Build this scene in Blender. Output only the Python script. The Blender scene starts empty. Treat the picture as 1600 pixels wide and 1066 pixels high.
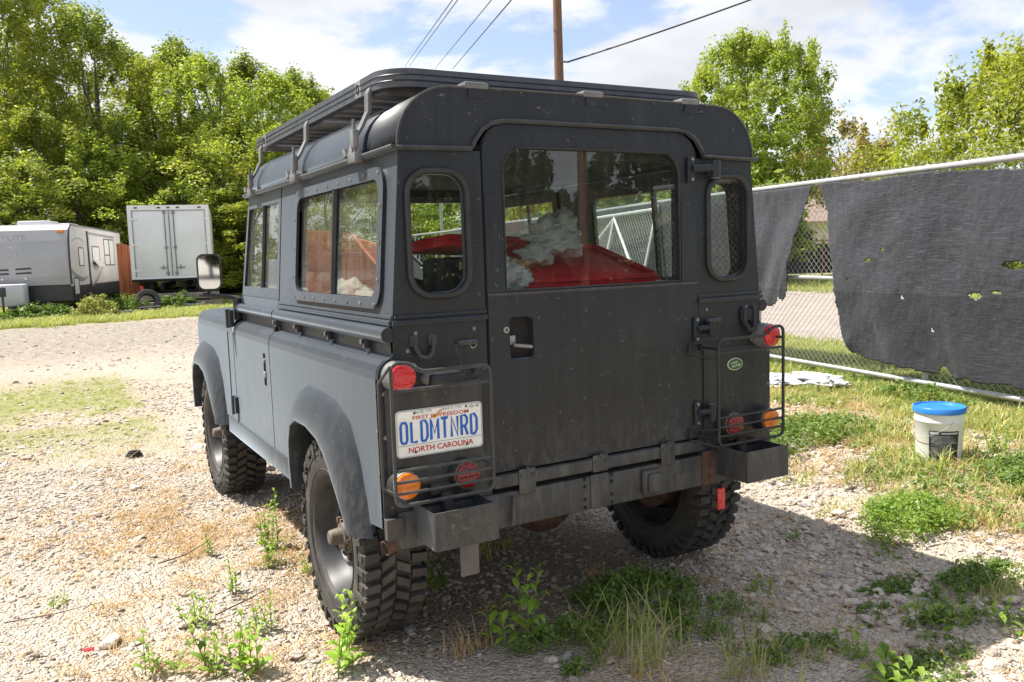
import bpy, bmesh, math, random
import numpy as np
from mathutils import Vector, Matrix, noise
R_ = math.radians
rnd = random.Random(7)
nr = np.random.RandomState(11)
sc = bpy.context.scene
COL = sc.collection

# ------------------------------------------------------------------ camera, sky, sun, exposure
cam_d = bpy.data.cameras.new('camera'); cam = bpy.data.objects.new('camera', cam_d); COL.objects.link(cam); sc.camera = cam
FW = Vector((0.48777446, 0.86677059, -0.10385005)); RT = Vector((0.86932992, -0.49314332, -0.0327896)); UP = Vector((0.07963402, 0.07428603, 0.99405232))
M3 = Matrix((RT, UP, -FW)).transposed()
cam.matrix_world = Matrix.Translation((-1.77128, -2.50092, 1.43088)) @ M3.to_4x4()
cam_d.sensor_width = 36; cam_d.lens = 1319.9 / 1600 * 36; cam_d.clip_start = .05; cam_d.clip_end = 3000
sc.view_settings.view_transform = 'Standard'; sc.view_settings.look = 'None'; sc.view_settings.gamma = 1
sc.view_settings.exposure = 1.03
SUN = Vector((-.45, .42, 1)).normalized()
EL = math.asin(SUN.z); AZ = math.atan2(SUN.x, SUN.y)
sl = bpy.data.lights.new('sun', 'SUN'); so = bpy.data.objects.new('sun', sl); COL.objects.link(so)
sl.energy = 4.9; sl.angle = R_(.53); sl.color = (1, .95, .86); so.rotation_euler = (-SUN).to_track_quat('-Z', 'Y').to_euler()
W = bpy.data.worlds.new('World'); sc.world = W; W.use_nodes = True
def build_world():
    nt = W.node_tree; nt.nodes.clear(); N = nt.nodes.new; L = nt.links.new
    out = N('ShaderNodeOutputWorld'); bg = N('ShaderNodeBackground'); bg.inputs[1].default_value = .118; L(bg.outputs[0], out.inputs[0])
    sky = N('ShaderNodeTexSky'); sky.sky_type = 'NISHITA'; sky.sun_disc = False; sky.sun_elevation = EL; sky.sun_rotation = AZ
    sky.dust_density = .7; sky.air_density = 1.0; sky.ozone_density = 2.5
    tc = N('ShaderNodeTexCoord')
    # clouds laid out on a flat layer high overhead: direction / height
    sep = N('ShaderNodeSeparateXYZ'); L(tc.outputs['Generated'], sep.inputs[0])
    zz = N('ShaderNodeMath'); zz.operation = 'ADD'; L(sep.outputs[2], zz.inputs[0]); zz.inputs[1].default_value = .30
    zm = N('ShaderNodeMath'); zm.operation = 'MAXIMUM'; L(zz.outputs[0], zm.inputs[0]); zm.inputs[1].default_value = .04
    cb = N('ShaderNodeCombineXYZ')
    for i in (0, 1):
        d = N('ShaderNodeMath'); d.operation = 'DIVIDE'; L(sep.outputs[i], d.inputs[0]); L(zm.outputs[0], d.inputs[1]); L(d.outputs[0], cb.inputs[i])
    mp = N('ShaderNodeMapping'); L(cb.outputs[0], mp.inputs[0]); mp.inputs['Location'].default_value = CLOUD_OFF
    n1 = N('ShaderNodeTexNoise'); n1.inputs['Scale'].default_value = 1.5; n1.inputs['Detail'].default_value = 9; n1.inputs['Roughness'].default_value = .56; n1.inputs['Distortion'].default_value = .25
    L(mp.outputs[0], n1.inputs['Vector'])
    r1 = N('ShaderNodeMapRange'); r1.interpolation_type = 'SMOOTHSTEP'; L(n1.outputs[0], r1.inputs[0]); r1.inputs[1].default_value = .435; r1.inputs[2].default_value = .515
    n2 = N('ShaderNodeTexNoise'); n2.inputs['Scale'].default_value = 2.2; n2.inputs['Detail'].default_value = 6; L(mp.outputs[0], n2.inputs['Vector'])
    r2 = N('ShaderNodeMapRange'); L(n2.outputs[0], r2.inputs[0]); r2.inputs[1].default_value = .3; r2.inputs[2].default_value = .7; r2.inputs[3].default_value = 3.3; r2.inputs[4].default_value = 5.0
    cc = N('ShaderNodeVectorMath'); cc.operation = 'SCALE'; cc.inputs[0].default_value = (.95, .975, 1.03); L(r2.outputs[0], cc.inputs['Scale'])
    # thin veil everywhere
    veil = N('ShaderNodeMix'); veil.data_type = 'RGBA'; veil.inputs[0].default_value = .22
    sm = N('ShaderNodeMix'); sm.data_type = 'RGBA'; sm.blend_type = 'MULTIPLY'; sm.inputs[0].default_value = 1; L(sky.outputs[0], sm.inputs[6]); sm.inputs[7].default_value = (.86, .78, .80, 1)
    L(sm.outputs[2], veil.inputs[6]); veil.inputs[7].default_value = (4.0, 4.5, 5.3, 1)
    mx = N('ShaderNodeMix'); mx.data_type = 'RGBA'; L(r1.outputs[0], mx.inputs[0]); L(veil.outputs[2], mx.inputs[6]); L(cc.outputs[0], mx.inputs[7])
    L(mx.outputs[2], bg.inputs[0])
CLOUD_OFF = (19.83, -1.19, 0)
build_world()

# ------------------------------------------------------------------ materials
def newmat(name):
    m = bpy.data.materials.new(name); m.use_nodes = True; nt = m.node_tree; nt.nodes.clear()
    out = nt.nodes.new('ShaderNodeOutputMaterial'); b = nt.nodes.new('ShaderNodeBsdfPrincipled'); nt.links.new(b.outputs[0], out.inputs[0])
    return m, nt, b, out
def noise_node(nt, scale, detail=4, vec=None, rough=.5, stretch=None):
    n = nt.nodes.new('ShaderNodeTexNoise'); n.inputs['Scale'].default_value = scale; n.inputs['Detail'].default_value = detail; n.inputs['Roughness'].default_value = rough
    tc = nt.nodes.new('ShaderNodeTexCoord'); src = tc.outputs['Object']
    if stretch:
        mp = nt.nodes.new('ShaderNodeMapping'); nt.links.new(src, mp.inputs[0]); mp.inputs['Scale'].default_value = stretch; src = mp.outputs[0]
    nt.links.new(src, n.inputs['Vector']); return n.outputs[0]
def ramp(nt, src, stops):
    r = nt.nodes.new('ShaderNodeValToRGB'); e = r.color_ramp.elements
    while len(e) < len(stops): e.new(.5)
    for i, (p, c) in enumerate(stops): e[i].position = p; e[i].color = tuple(c) + ((1,) if len(c) == 3 else ())
    nt.links.new(src, r.inputs[0]); return r.outputs[0]
def mixc(nt, fac, a, b, blend='MIX'):
    m = nt.nodes.new('ShaderNodeMix'); m.data_type = 'RGBA'; m.blend_type = blend
    for i, v in ((0, fac), (6, a), (7, b)):
        if isinstance(v, (int, float)): m.inputs[i].default_value = v
        elif isinstance(v, tuple): m.inputs[i].default_value = v + ((1,) if len(v) == 3 else ())
        else: nt.links.new(v, m.inputs[i])
    return m.outputs[2]
def bump(nt, b, h, dist, strength=1):
    n = nt.nodes.new('ShaderNodeBump'); n.inputs['Distance'].default_value = dist; n.inputs['Strength'].default_value = strength
    nt.links.new(h, n.inputs['Height']); nt.links.new(n.outputs[0], b.inputs['Normal']); return n
def mat(name, col, rough=.5, metal=0, var=.25, scale=8, bmp=0, bscale=60, spec=.5, stretch=None):
    m, nt, b, o = newmat(name)
    f = noise_node(nt, scale, 5, stretch=stretch)
    lo = tuple(max(0, c * (1 - var)) for c in col); hi = tuple(min(1, c * (1 + var)) for c in col)
    nt.links.new(ramp(nt, f, [(.3, lo), (.7, hi)]), b.inputs['Base Color'])
    b.inputs['Roughness'].default_value = rough; b.inputs['Metallic'].default_value = metal; b.inputs['Specular IOR Level'].default_value = spec
    if bmp: bump(nt, b, noise_node(nt, bscale, 4), bmp)
    return m
def paint_mat(name, base, streak, rough=.48):
    m, nt, b, o = newmat(name)
    s = noise_node(nt, 3.0, 6, stretch=(9, 9, .8), rough=.62); cl = noise_node(nt, 1.7, 5)
    c = mixc(nt, ramp(nt, s, [(.42, (0, 0, 0)), (.72, (1, 1, 1))]), base, streak)
    c = mixc(nt, ramp(nt, cl, [(.35, (0, 0, 0)), (.8, (.55, .55, .55))]), c, tuple(x * 1.35 for x in streak))
    # scuffs: thin dusty specks
    sp = noise_node(nt, 55, 3, rough=.7)
    c = mixc(nt, ramp(nt, sp, [(.66, (0, 0, 0)), (.71, (.45, .45, .45))]), c, (.22, .21, .19))
    # dust thrown up along the lower edges, rubbed patches
    tcz = nt.nodes.new('ShaderNodeTexCoord'); sz = nt.nodes.new('ShaderNodeSeparateXYZ'); nt.links.new(tcz.outputs['Object'], sz.inputs[0])
    mz = nt.nodes.new('ShaderNodeMapRange'); mz.interpolation_type = 'SMOOTHSTEP'; nt.links.new(sz.outputs[2], mz.inputs[0]); mz.inputs[1].default_value = .95; mz.inputs[2].default_value = .60; mz.inputs[3].default_value = 0; mz.inputs[4].default_value = 1
    dz = noise_node(nt, 22, 7, rough=.75, stretch=(1.6, 1.6, .6)); md_ = nt.nodes.new('ShaderNodeMath'); md_.operation = 'MULTIPLY'; nt.links.new(mz.outputs[0], md_.inputs[0]); nt.links.new(ramp(nt, dz, [(.45, (0, 0, 0)), (.70, (.36, .36, .36))]), md_.inputs[1])
    c = mixc(nt, md_.outputs[0], c, (.15, .145, .13))
    sm = noise_node(nt, 1.15, 6, rough=.7, stretch=(1.4, 1.4, .5)); c = mixc(nt, ramp(nt, sm, [(.54, (0, 0, 0)), (.70, (.30, .30, .30))]), c, (.085, .09, .095))
    nt.links.new(c, b.inputs['Base Color'])
    rr = nt.nodes.new('ShaderNodeMapRange'); nt.links.new(cl, rr.inputs[0]); rr.inputs[3].default_value = rough - .07; rr.inputs[4].default_value = rough + .1
    nt.links.new(rr.outputs[0], b.inputs['Roughness'])
    b.inputs['Specular IOR Level'].default_value = .4; b.inputs['Sheen Weight'].default_value = .52; b.inputs['Sheen Roughness'].default_value = .33; b.inputs['Sheen Tint'].default_value = (.66, .82, 1, 1)
    dn = noise_node(nt, 2.6, 3); bump(nt, b, dn, .006, .6)
    return m
PAINT = paint_mat('matte_black_paint', (.0095, .0118, .0150), (.0175, .0210, .0265), .42)
PAINT2 = paint_mat('scuffed_bare_paint', (.026, .027, .027), (.06, .058, .053), .5)
STEEL = mat('weathered_galvanised_steel', (.30, .30, .29), .5, .6, .3, 14)
GREYST = mat('grey_painted_steel', (.15, .15, .15), .5, 0, .3, 10)
def beam_mat():
    m, nt, b, o = newmat('rusty_crossmember_steel')
    s = noise_node(nt, 6, 6, stretch=(4, 4, 1), rough=.6)
    c = ramp(nt, s, [(.3, (.035, .036, .037)), (.5, (.055, .057, .058)), (.7, (.10, .098, .09))])
    r = noise_node(nt, 4.2, 7, rough=.65)
    c = mixc(nt, ramp(nt, r, [(.60, (0, 0, 0)), (.72, (.75, .75, .75))]), c, (.10, .055, .03))
    nt.links.new(c, b.inputs['Base Color']); b.inputs['Roughness'].default_value = .6; b.inputs['Metallic'].default_value = .15
    bump(nt, b, noise_node(nt, 40, 5), .002)
    return m
BEAM = beam_mat()
RUST = mat('rust', (.09, .05, .033), .8, .1, .5, 30, .001, 80)
RUBBER = mat('black_rubber', (.022, .022, .022), .55, 0, .3, 20)
def tyre_mat():
    m, nt, b, o = newmat('dusty_tyre_rubber')
    f = noise_node(nt, 9, 6, rough=.65)
    nt.links.new(ramp(nt, f, [(.35, (.03, .029, .028)), (.6, (.062, .057, .051)), (.8, (.13, .115, .095))]), b.inputs['Base Color'])
    b.inputs['Roughness'].default_value = .72; bump(nt, b, noise_node(nt, 60, 4), .0012)
    return m
TYRE = tyre_mat()
RIM = mat('worn_grey_steel_rim', (.03, .03, .032), .5, .1, .6, 12, .0006, 30)
DARK = mat('dark_interior_trim', (.018, .018, .019), .8, 0, .3, 6)
BLACK = mat('soot_black', (.008, .008, .008), .8)
LAMPR = None
def lens(name, col, tr=.25):
    m, nt, b, o = newmat(name)
    b.inputs['Base Color'].default_value = (*col, 1); b.inputs['Roughness'].default_value = .12; b.inputs['Coat Weight'].default_value = .6
    v = nt.nodes.new('ShaderNodeTexVoronoi'); v.inputs['Scale'].default_value = 130
    tc = nt.nodes.new('ShaderNodeTexCoord'); nt.links.new(tc.outputs['Object'], v.inputs['Vector'])
    bump(nt, b, v.outputs[0], .002)
    b.inputs['Subsurface Weight'].default_value = tr; b.inputs['Subsurface Radius'].default_value = (.02, .01, .01); b.inputs['Subsurface Scale'].default_value = .3
    return m
RED = lens('red_lens', (.62, .012, .02)); AMBER = lens('amber_lens', (.85, .22, .01)); DRED = lens('dark_red_lens', (.22, .012, .014))
WHITE = mat('white_plastic', (.75, .75, .74), .4, 0, .06, 5)
def glass_mat(name, tint=(.86, .9, .88), dust=.06, boost=1.0, streak=(10, 10, 1), dustcol=(.42, .42, .38)):
    m = bpy.data.materials.new(name); m.use_nodes = True; nt = m.node_tree; nt.nodes.clear(); N = nt.nodes.new; L = nt.links.new
    out = N('ShaderNodeOutputMaterial'); tr = N('ShaderNodeBsdfTransparent'); tr.inputs[0].default_value = (*tint, 1)
    gl = N('ShaderNodeBsdfGlossy'); gl.inputs['Roughness'].default_value = .0
    lw = N('ShaderNodeLayerWeight'); lw.inputs[0].default_value = .5
    p = N('ShaderNodeMath'); p.operation = 'POWER'; L(lw.outputs['Facing'], p.inputs[0]); p.inputs[1].default_value = 4.2
    a = N('ShaderNodeMath'); a.operation = 'MULTIPLY_ADD'; L(p.outputs[0], a.inputs[0]); a.inputs[1].default_value = .9; a.inputs[2].default_value = .05 * boost
    m1 = N('ShaderNodeMixShader'); L(a.outputs[0], m1.inputs[0]); L(tr.outputs[0], m1.inputs[1]); L(gl.outputs[0], m1.inputs[2])
    df = N('ShaderNodeBsdfDiffuse'); df.inputs[0].default_value = (*dustcol, 1)
    n = noise_node(nt, 5, 7, stretch=streak, rough=.65)
    r = N('ShaderNodeMapRange'); L(n, r.inputs[0]); r.inputs[1].default_value = .35; r.inputs[2].default_value = .75; r.inputs[3].default_value = dust * .35; r.inputs[4].default_value = dust * 2.2
    m2 = N('ShaderNodeMixShader'); L(r.outputs[0], m2.inputs[0]); L(m1.outputs[0], m2.inputs[1]); L(df.outputs[0], m2.inputs[2]); L(m2.outputs[0], out.inputs[0])
    return m
GLASS = glass_mat('rear_glass', dust=.014, boost=1.15, tint=(.92, .95, .94)); GLASS_DUST = glass_mat('dusty_side_glass', dust=.065, boost=1.3); GLASS_Q = glass_mat('quarter_glass', dust=.01, tint=(.93, .95, .94))

# ------------------------------------------------------------------ object helpers
def obj(name, bm, m, parent=None, smooth=False, loc=None):
    me = bpy.data.meshes.new(name)
    if isinstance(bm, bmesh.types.BMesh):
        bmesh.ops.recalc_face_normals(bm, faces=bm.faces); bm.to_mesh(me); bm.free()
    else:
        me.from_pydata(*bm)
    o = bpy.data.objects.new(name, me); COL.objects.link(o)
    if isinstance(m, (list, tuple)):
        for x in m: me.materials.append(x)
    else: me.materials.append(m)
    if parent is not None: o.parent = parent
    if loc is not None: o.location = loc
    if smooth:
        me.polygons.foreach_set('use_smooth', [True] * len(me.polygons))
        if smooth is not True: me.set_sharp_from_angle(angle=R_(smooth))
    return o
def tag(o, label=None, cat=None, group=None, kind=None):
    if label: o['label'] = label
    if cat: o['category'] = cat
    if group: o['group'] = group
    if kind: o['kind'] = kind
    return o
def thing(name, loc, label, cat, group=None, rz=0):
    o = bpy.data.objects.new(name, None); COL.objects.link(o); o.location = loc; o.rotation_euler = (0, 0, rz); o.empty_display_size = .1
    return tag(o, label, cat, group)
def copy_tree(o, parent=None):
    c = o.copy(); COL.objects.link(c); c.parent = parent
    for ch in list(o.children): copy_tree(ch, c)
    return c
def B(): return bmesh.new()
def box(bm, lo, hi, bev=0, rot=None, piv=None):
    c = Vector([(a + b) / 2 for a, b in zip(lo, hi)]); s = [max(b - a, 1e-4) for a, b in zip(lo, hi)]
    r = bmesh.ops.create_cube(bm, size=1, matrix=Matrix.Translation(c) @ Matrix.Diagonal((*s, 1)))
    vs = r['verts']
    if bev:
        es = list({e for v in vs for e in v.link_edges})
        rr = bmesh.ops.bevel(bm, geom=es, offset=bev, segments=2, affect='EDGES', profile=.5); vs = list({v for f in rr['faces'] for v in f.verts} | {v for v in vs if v.is_valid})
    if rot is not None:
        p = Vector(piv) if piv is not None else c
        bmesh.ops.transform(bm, verts=[v for v in vs if v.is_valid], matrix=Matrix.Translation(p) @ rot.to_4x4() @ Matrix.Translation(-p))
    return vs
def quad(bm, pts): return bm.faces.new([bm.verts.new(p) for p in pts])
def tube(bm, pts, r, n=8, cap=True, flat=None, closed=False):
    pts = [Vector(p) for p in pts]; rings = []; k = len(pts); prev = None
    for i, p in enumerate(pts):
        if closed: d = (pts[(i + 1) % k] - pts[i - 1])
        else: d = (pts[min(i + 1, k - 1)] - pts[max(i - 1, 0)])
        d.normalize()
        if prev is None:
            a = Vector((0, 0, 1)) if abs(d.z) < .9 else Vector((1, 0, 0))
            u = d.cross(a).normalized()
        else: u = (prev - d * prev.dot(d)).normalized()
        prev = u; w = d.cross(u); rr = r[i] if isinstance(r, (list, tuple)) else r
        rings.append([bm.verts.new(p + (u * math.cos(t) + w * math.sin(t) * (flat or 1)) * rr) for t in [2 * math.pi * j / n for j in range(n)]])
    for i in range(k if closed else k - 1):
        a, b = rings[i], rings[(i + 1) % k]
        for j in range(n): bm.faces.new((a[j], a[(j + 1) % n], b[(j + 1) % n], b[j]))
    if cap and not closed: bm.faces.new(rings[0][::-1]); bm.faces.new(rings[-1])
def lathe(bm, prof, o, ax='y', n=24, close=False, sgn=1):
    # prof: (distance along axis, radius)
    rings = []
    for a, r in prof:
        ring = []
        for j in range(n):
            t = 2 * math.pi * j / n; c, s = math.cos(t) * r, math.sin(t) * r
            v = {'x': (a * sgn, c, s), 'y': (c, a * sgn, s), 'z': (c, s, a * sgn)}[ax]
            ring.append(bm.verts.new(Vector(o) + Vector(v)))
        rings.append(ring)
    for i in range(len(rings) - 1):
        for j in range(n): bm.faces.new((rings[i][j], rings[i][(j + 1) % n], rings[i + 1][(j + 1) % n], rings[i + 1][j]))
    if close: bm.faces.new(rings[0][::-1]); bm.faces.new(rings[-1])
def rrect(u0, u1, v0, v1, r, n=6, corners=(1, 1, 1, 1)):
    # corners bl, br, tr, tl ; counter-clockwise
    P = []
    for (cx, cy, a0, on) in ((u0 + r, v0 + r, 180, corners[0]), (u1 - r, v0 + r, 270, corners[1]), (u1 - r, v1 - r, 0, corners[2]), (u0 + r, v1 - r, 90, corners[3])):
        if on:
            for k in range(n + 1):
                t = R_(a0 + 90 * k / n); P.append((cx + r * math.cos(t), cy + r * math.sin(t)))
        else: P.append((cx + r * (1 if a0 in (270, 0) else -1), cy + r * (1 if a0 in (0, 90) else -1)))
    return P
def panel(outer, holes, f, th):
    """plate with holes: 2D outline (u,v) -> 3D by f(u,v,depth); th = thickness inward"""
    bm = B(); loops = []
    for lp in [outer] + list(holes):
        vs = [bm.verts.new((p[0], p[1], 0)) for p in lp]
        es = [bm.edges.new((vs[i], vs[(i + 1) % len(vs)])) for i in range(len(vs))]; loops.append((vs, es))
    bmesh.ops.triangle_fill(bm, use_beauty=True, use_dissolve=False, edges=bm.edges[:], normal=(0, 0, 1))
    bm.verts.index_update(); fl = [[v.index for v in q.verts] for q in bm.faces]; uv = [(v.co.x, v.co.y) for v in bm.verts]
    lps = [[v.index for v in vs] for vs, es in loops]; bm.free()
    bm = B(); a = [bm.verts.new(f(u, v, 0)) for u, v in uv]; b = [bm.verts.new(f(u, v, th)) for u, v in uv]
    for q in fl:
        bm.faces.new([a[i] for i in q]); bm.faces.new([b[i] for i in q][::-1])
    for lp in lps:
        for i in range(len(lp)):
            j = (i + 1) % len(lp); bm.faces.new((a[lp[i]], a[lp[j]], b[lp[j]], b[lp[i]]))
    return bm
def ringstrip(outer, inner, f, d0, d1):
    """frame between two loops of equal count, from depth d0 (proud) to d1"""
    bm = B(); n = len(outer); A = [[bm.verts.new(f(u, v, d)) for u, v in lp] for lp, d in ((outer, d1), (outer, d0), (inner, d0), (inner, d1))]
    for k in range(4):
        for i in range(n): bm.faces.new((A[k][i], A[k][(i + 1) % n], A[(k + 1) % 4][(i + 1) % n], A[(k + 1) % 4][i]))
    return bm
def text_mesh(s, w, h, bold=0.0):
    c = bpy.data.curves.new('t', 'FONT'); c.body = s; c.size = 1; c.extrude = .0; c.offset = bold; c.align_x = 'CENTER'; c.align_y = 'CENTER'; c.resolution_u = 4
    o = bpy.data.objects.new('t', c); COL.objects.link(o); dg = bpy.context.evaluated_depsgraph_get()
    me = bpy.data.meshes.new_from_object(o.evaluated_get(dg)); COL.objects.unlink(o); bpy.data.objects.remove(o)
    V = np.array([v.co[:] for v in me.vertices]); F = [tuple(p.vertices) for p in me.polygons]; bpy.data.meshes.remove(me)
    mn, mxx = V.min(0), V.max(0); V[:, 0] = (V[:, 0] - (mn[0] + mxx[0]) / 2) * (w / (mxx[0] - mn[0])); V[:, 1] = (V[:, 1] - (mn[1] + mxx[1]) / 2) * (h / (mxx[1] - mn[1]))
    return V, F
def text_on(name, items, f, m, parent):
    """items: (string, u, v, w, h, bold) laid on the surface f(u, v)"""
    VV, FF = [], []
    for s, u, v, w, h, b in items:
        V, F = text_mesh(s, w, h, b); k = len(VV)
        VV += [tuple(f(u + p[0], v + p[1])) for p in V]; FF += [tuple(i + k for i in q) for q in F]
    return obj(name, (VV, [], FF), m, parent)
flatm = {}
def flat(col, rough=.5):
    k = (col, rough)
    if k not in flatm: flatm[k] = mat('print_' + str(len(flatm)), col, rough, 0, .08, 20)
    return flatm[k]

# ------------------------------------------------------------------ terrain
def sst(a, b, x):
    t = np.clip((x - a) / (b - a), 0, 1); return t * t * (3 - 2 * t)
def _h(ix, iy, s): 
    v = np.sin(ix * 127.1 + iy * 311.7 + s * 74.7) * 43758.5453; return v - np.floor(v)
def vnoise(x, y, s=0):
    x = np.asarray(x, float); y = np.asarray(y, float); ix = np.floor(x); iy = np.floor(y); fx = x - ix; fy = y - iy; fx = fx * fx * (3 - 2 * fx); fy = fy * fy * (3 - 2 * fy)
    return (_h(ix, iy, s) * (1 - fx) + _h(ix + 1, iy, s) * fx) * (1 - fy) + (_h(ix, iy + 1, s) * (1 - fx) + _h(ix + 1, iy + 1, s) * fx) * fy
def fbm(x, y, s=0, o=4):
    a = 0; w = .5; t = 0
    for k in range(o): a = a + w * vnoise(np.asarray(x) * 2 ** k, np.asarray(y) * 2 ** k, s + k); t += w; w *= .5
    return a / t
def FX(y): return 4.42 + .172 * (y - .97)          # the fence line
def terr(x, y):
    x = np.asarray(x, float); y = np.asarray(y, float)
    z = .16 * sst(1.3, 2.7, x - .12 * (y - 1)) * sst(40, 12, y)
    r = np.hypot(x, y - 1.7)
    z = z + (fbm(x * .9, y * .9, 3) - .5) * .05 * sst(1.2, 3, r) + (fbm(x * 5, y * 5, 9, 3) - .5) * .018
    return z
def tz(x, y): return float(terr(x, y))
def masks(x, y):
    x = np.asarray(x, float); y = np.asarray(y, float); n = fbm(x * .8, y * .8, 21); n2 = fbm(x * 3, y * 3, 33); nn = .65 * n + .35 * n2
    d = FX(y) - x                                      # distance to the fence on the car side
    g = .9 * sst(1.45, .3, d + (nn - .5) * 2.4) * sst(-200, -100, x)
    g = np.maximum(g, sst(.52, .62, nn) * sst(2.9, 1.6, d) * .6)
    # patchy grass left of the car, ahead
    q = np.exp(-(((x + 1.3) / 3.0) ** 2 + ((y - 7.2) / 2.4) ** 2) ** 2)
    g = np.maximum(g, q * sst(.38, .60, nn + .04) * .9 * sst(-.7, -1.0, x))
    q2 = sst(20.3, 21.6, y + (nn - .5) * 1.4 - .25 * (x + 2))
    g = np.maximum(g, q2 * (x < 11))
    # beyond the fence: grass, a paved road, grass
    road = sst(1.7, 2.1, -d) * sst(9.6, 9.2, -d)
    g = np.where(d < 0, 1 - road, g)
    pit = sst(10.0, 14.5, y - .1 * x + (nn - .5) * 2) * sst(21.6, 20.4, y) * (d > .5)   # greyer packed lane
    dry = np.exp(-(((x + 1.05) / .42) ** 2 + ((y - 1.9) / 1.5) ** 2)) * 1.1 +   .3 * np.exp(-(((x + 1.5) / .9) ** 2 + ((y - 1.0) / 1.6) ** 2)) + .35 * np.exp(-(((x - .2) / 1.1) ** 2 + ((y + .55) / .5) ** 2))
    dry = np.clip(dry * .8 * sst(.37, .62, n2 * .6 + n * .4) + .35 * q * (1 - sst(.38, .6, nn)), 0, 1)
    dry = np.maximum(dry, .8 * sst(3.2, 1.2, d) * (d > 0) * (1 - g) * sst(.4, .6, n2))
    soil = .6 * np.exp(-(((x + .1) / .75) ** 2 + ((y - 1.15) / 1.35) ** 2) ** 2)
    return g, dry, np.clip(pit, 0, 1), road * (d < 0), soil
def build_ground():
    n = 430; a = 3.2; t = np.linspace(-5.75, 5.75, n); xs = a * np.sinh(t) * .98 - .2; ys = a * np.sinh(t) * .98 + 1.2
    X, Y = np.meshgrid(xs, ys); Z = terr(X, Y); far = np.hypot(X, Y); Z = Z - 0
    V = np.stack([X, Y, Z], -1).reshape(-1, 3); idx = np.arange(n * n).reshape(n, n)
    F = np.stack([idx[:-1, :-1], idx[:-1, 1:], idx[1:, 1:], idx[1:, :-1]], -1).reshape(-1, 4)
    me = bpy.data.meshes.new('ground'); me.vertices.add(n * n); me.vertices.foreach_set('co', V.ravel()); me.loops.add(F.size); me.loops.foreach_set('vertex_index', F.ravel())
    me.polygons.add(len(F)); me.polygons.foreach_set('loop_start', np.arange(0, F.size, 4)); me.update(); me.validate()
    me.polygons.foreach_set('use_smooth', [True] * len(F))
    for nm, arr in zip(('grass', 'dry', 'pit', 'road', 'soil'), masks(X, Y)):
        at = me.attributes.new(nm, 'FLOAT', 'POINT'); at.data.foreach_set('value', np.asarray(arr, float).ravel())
    o = bpy.data.objects.new('ground', me); COL.objects.link(o); o['kind'] = 'structure'
    m, nt, b, out = newmat('gravel_ground'); L = nt.links.new
    def A(nm):
        q = nt.nodes.new('ShaderNodeAttribute'); q.attribute_name = nm; return q.outputs['Fac']
    tc = nt.nodes.new('ShaderNodeTexCoord')
    vo = nt.nodes.new('ShaderNodeTexVoronoi'); vo.inputs['Scale'].default_value = 34; vo.inputs['Randomness'].default_value = 1; L(tc.outputs['Object'], vo.inputs['Vector'])
    vo2 = nt.nodes.new('ShaderNodeTexVoronoi'); vo2.inputs['Scale'].default_value = 85; L(tc.outputs['Object'], vo2.inputs['Vector'])
    stone = ramp(nt, vo.outputs['Color'], [(0, (.37, .30, .235)), (.35, (.49, .41, .335)), (.7, (.60, .52, .435)), (1, (.68, .605, .52))])
    stone2 = ramp(nt, vo2.outputs['Color'], [(0, (.35, .285, .225)), (.5, (.52, .44, .36)), (1, (.65, .575, .49))])
    big = noise_node(nt, 1.1, 6, rough=.6)
    c = mixc(nt, ramp(nt, big, [(.4, (0, 0, 0)), (.6, (1, 1, 1))]), stone, stone2)
    c = mixc(nt, .25, c, ramp(nt, noise_node(nt, .35, 4), [(.35, (.40, .34, .27)), (.65, (.60, .55, .48))]))
    fn = noise_node(nt, 60, 5, rough=.7)
    c = mixc(nt, A('pit'), c, ramp(nt, noise_node(nt, 7, 8, rough=.75), [(.35, (.19, .16, .135)), (.5, (.37, .325, .275)), (.66, (.54, .48, .41))]))
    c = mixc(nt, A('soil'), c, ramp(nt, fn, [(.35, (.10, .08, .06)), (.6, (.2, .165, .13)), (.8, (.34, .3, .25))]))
    c = mixc(nt, A('dry'), c, ramp(nt, fn, [(.3, (.36, .22, .12)), (.5, (.50, .36, .22)), (.75, (.60, .50, .36))]))
    gn = noise_node(nt, 25, 6, rough=.7)
    gcol = ramp(nt, gn, [(.3, (.16, .17, .055)), (.5, (.28, .30, .09)), (.72, (.45, .42, .20))])
    ga = nt.nodes.new('ShaderNodeMath'); ga.operation = 'MULTIPLY'; L(A('grass'), ga.inputs[0]); ga.inputs[1].default_value = .9
    c = mixc(nt, ga.outputs[0], c, gcol)
    c = mixc(nt, A('road'), c, ramp(nt, noise_node(nt, 3, 7), [(.3, (.40, .34, .31)), (.7, (.5, .44, .405))]))
    L(c, b.inputs['Base Color']); b.inputs['Roughness'].default_value = .95; b.inputs['Specular IOR Level'].default_value = .1
    ad = nt.nodes.new('ShaderNodeMath'); ad.operation = 'ADD'; L(vo.outputs['Distance'], ad.inputs[0]); L(vo2.outputs['Distance'], ad.inputs[1])
    inv = nt.nodes.new('ShaderNodeMath'); inv.operation = 'MULTIPLY'; L(ad.outputs[0], inv.inputs[0]); inv.inputs[1].default_value = -1
    bump(nt, b, inv.outputs[0], .022, .9)
    me.materials.append(m)
build_ground()

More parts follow.
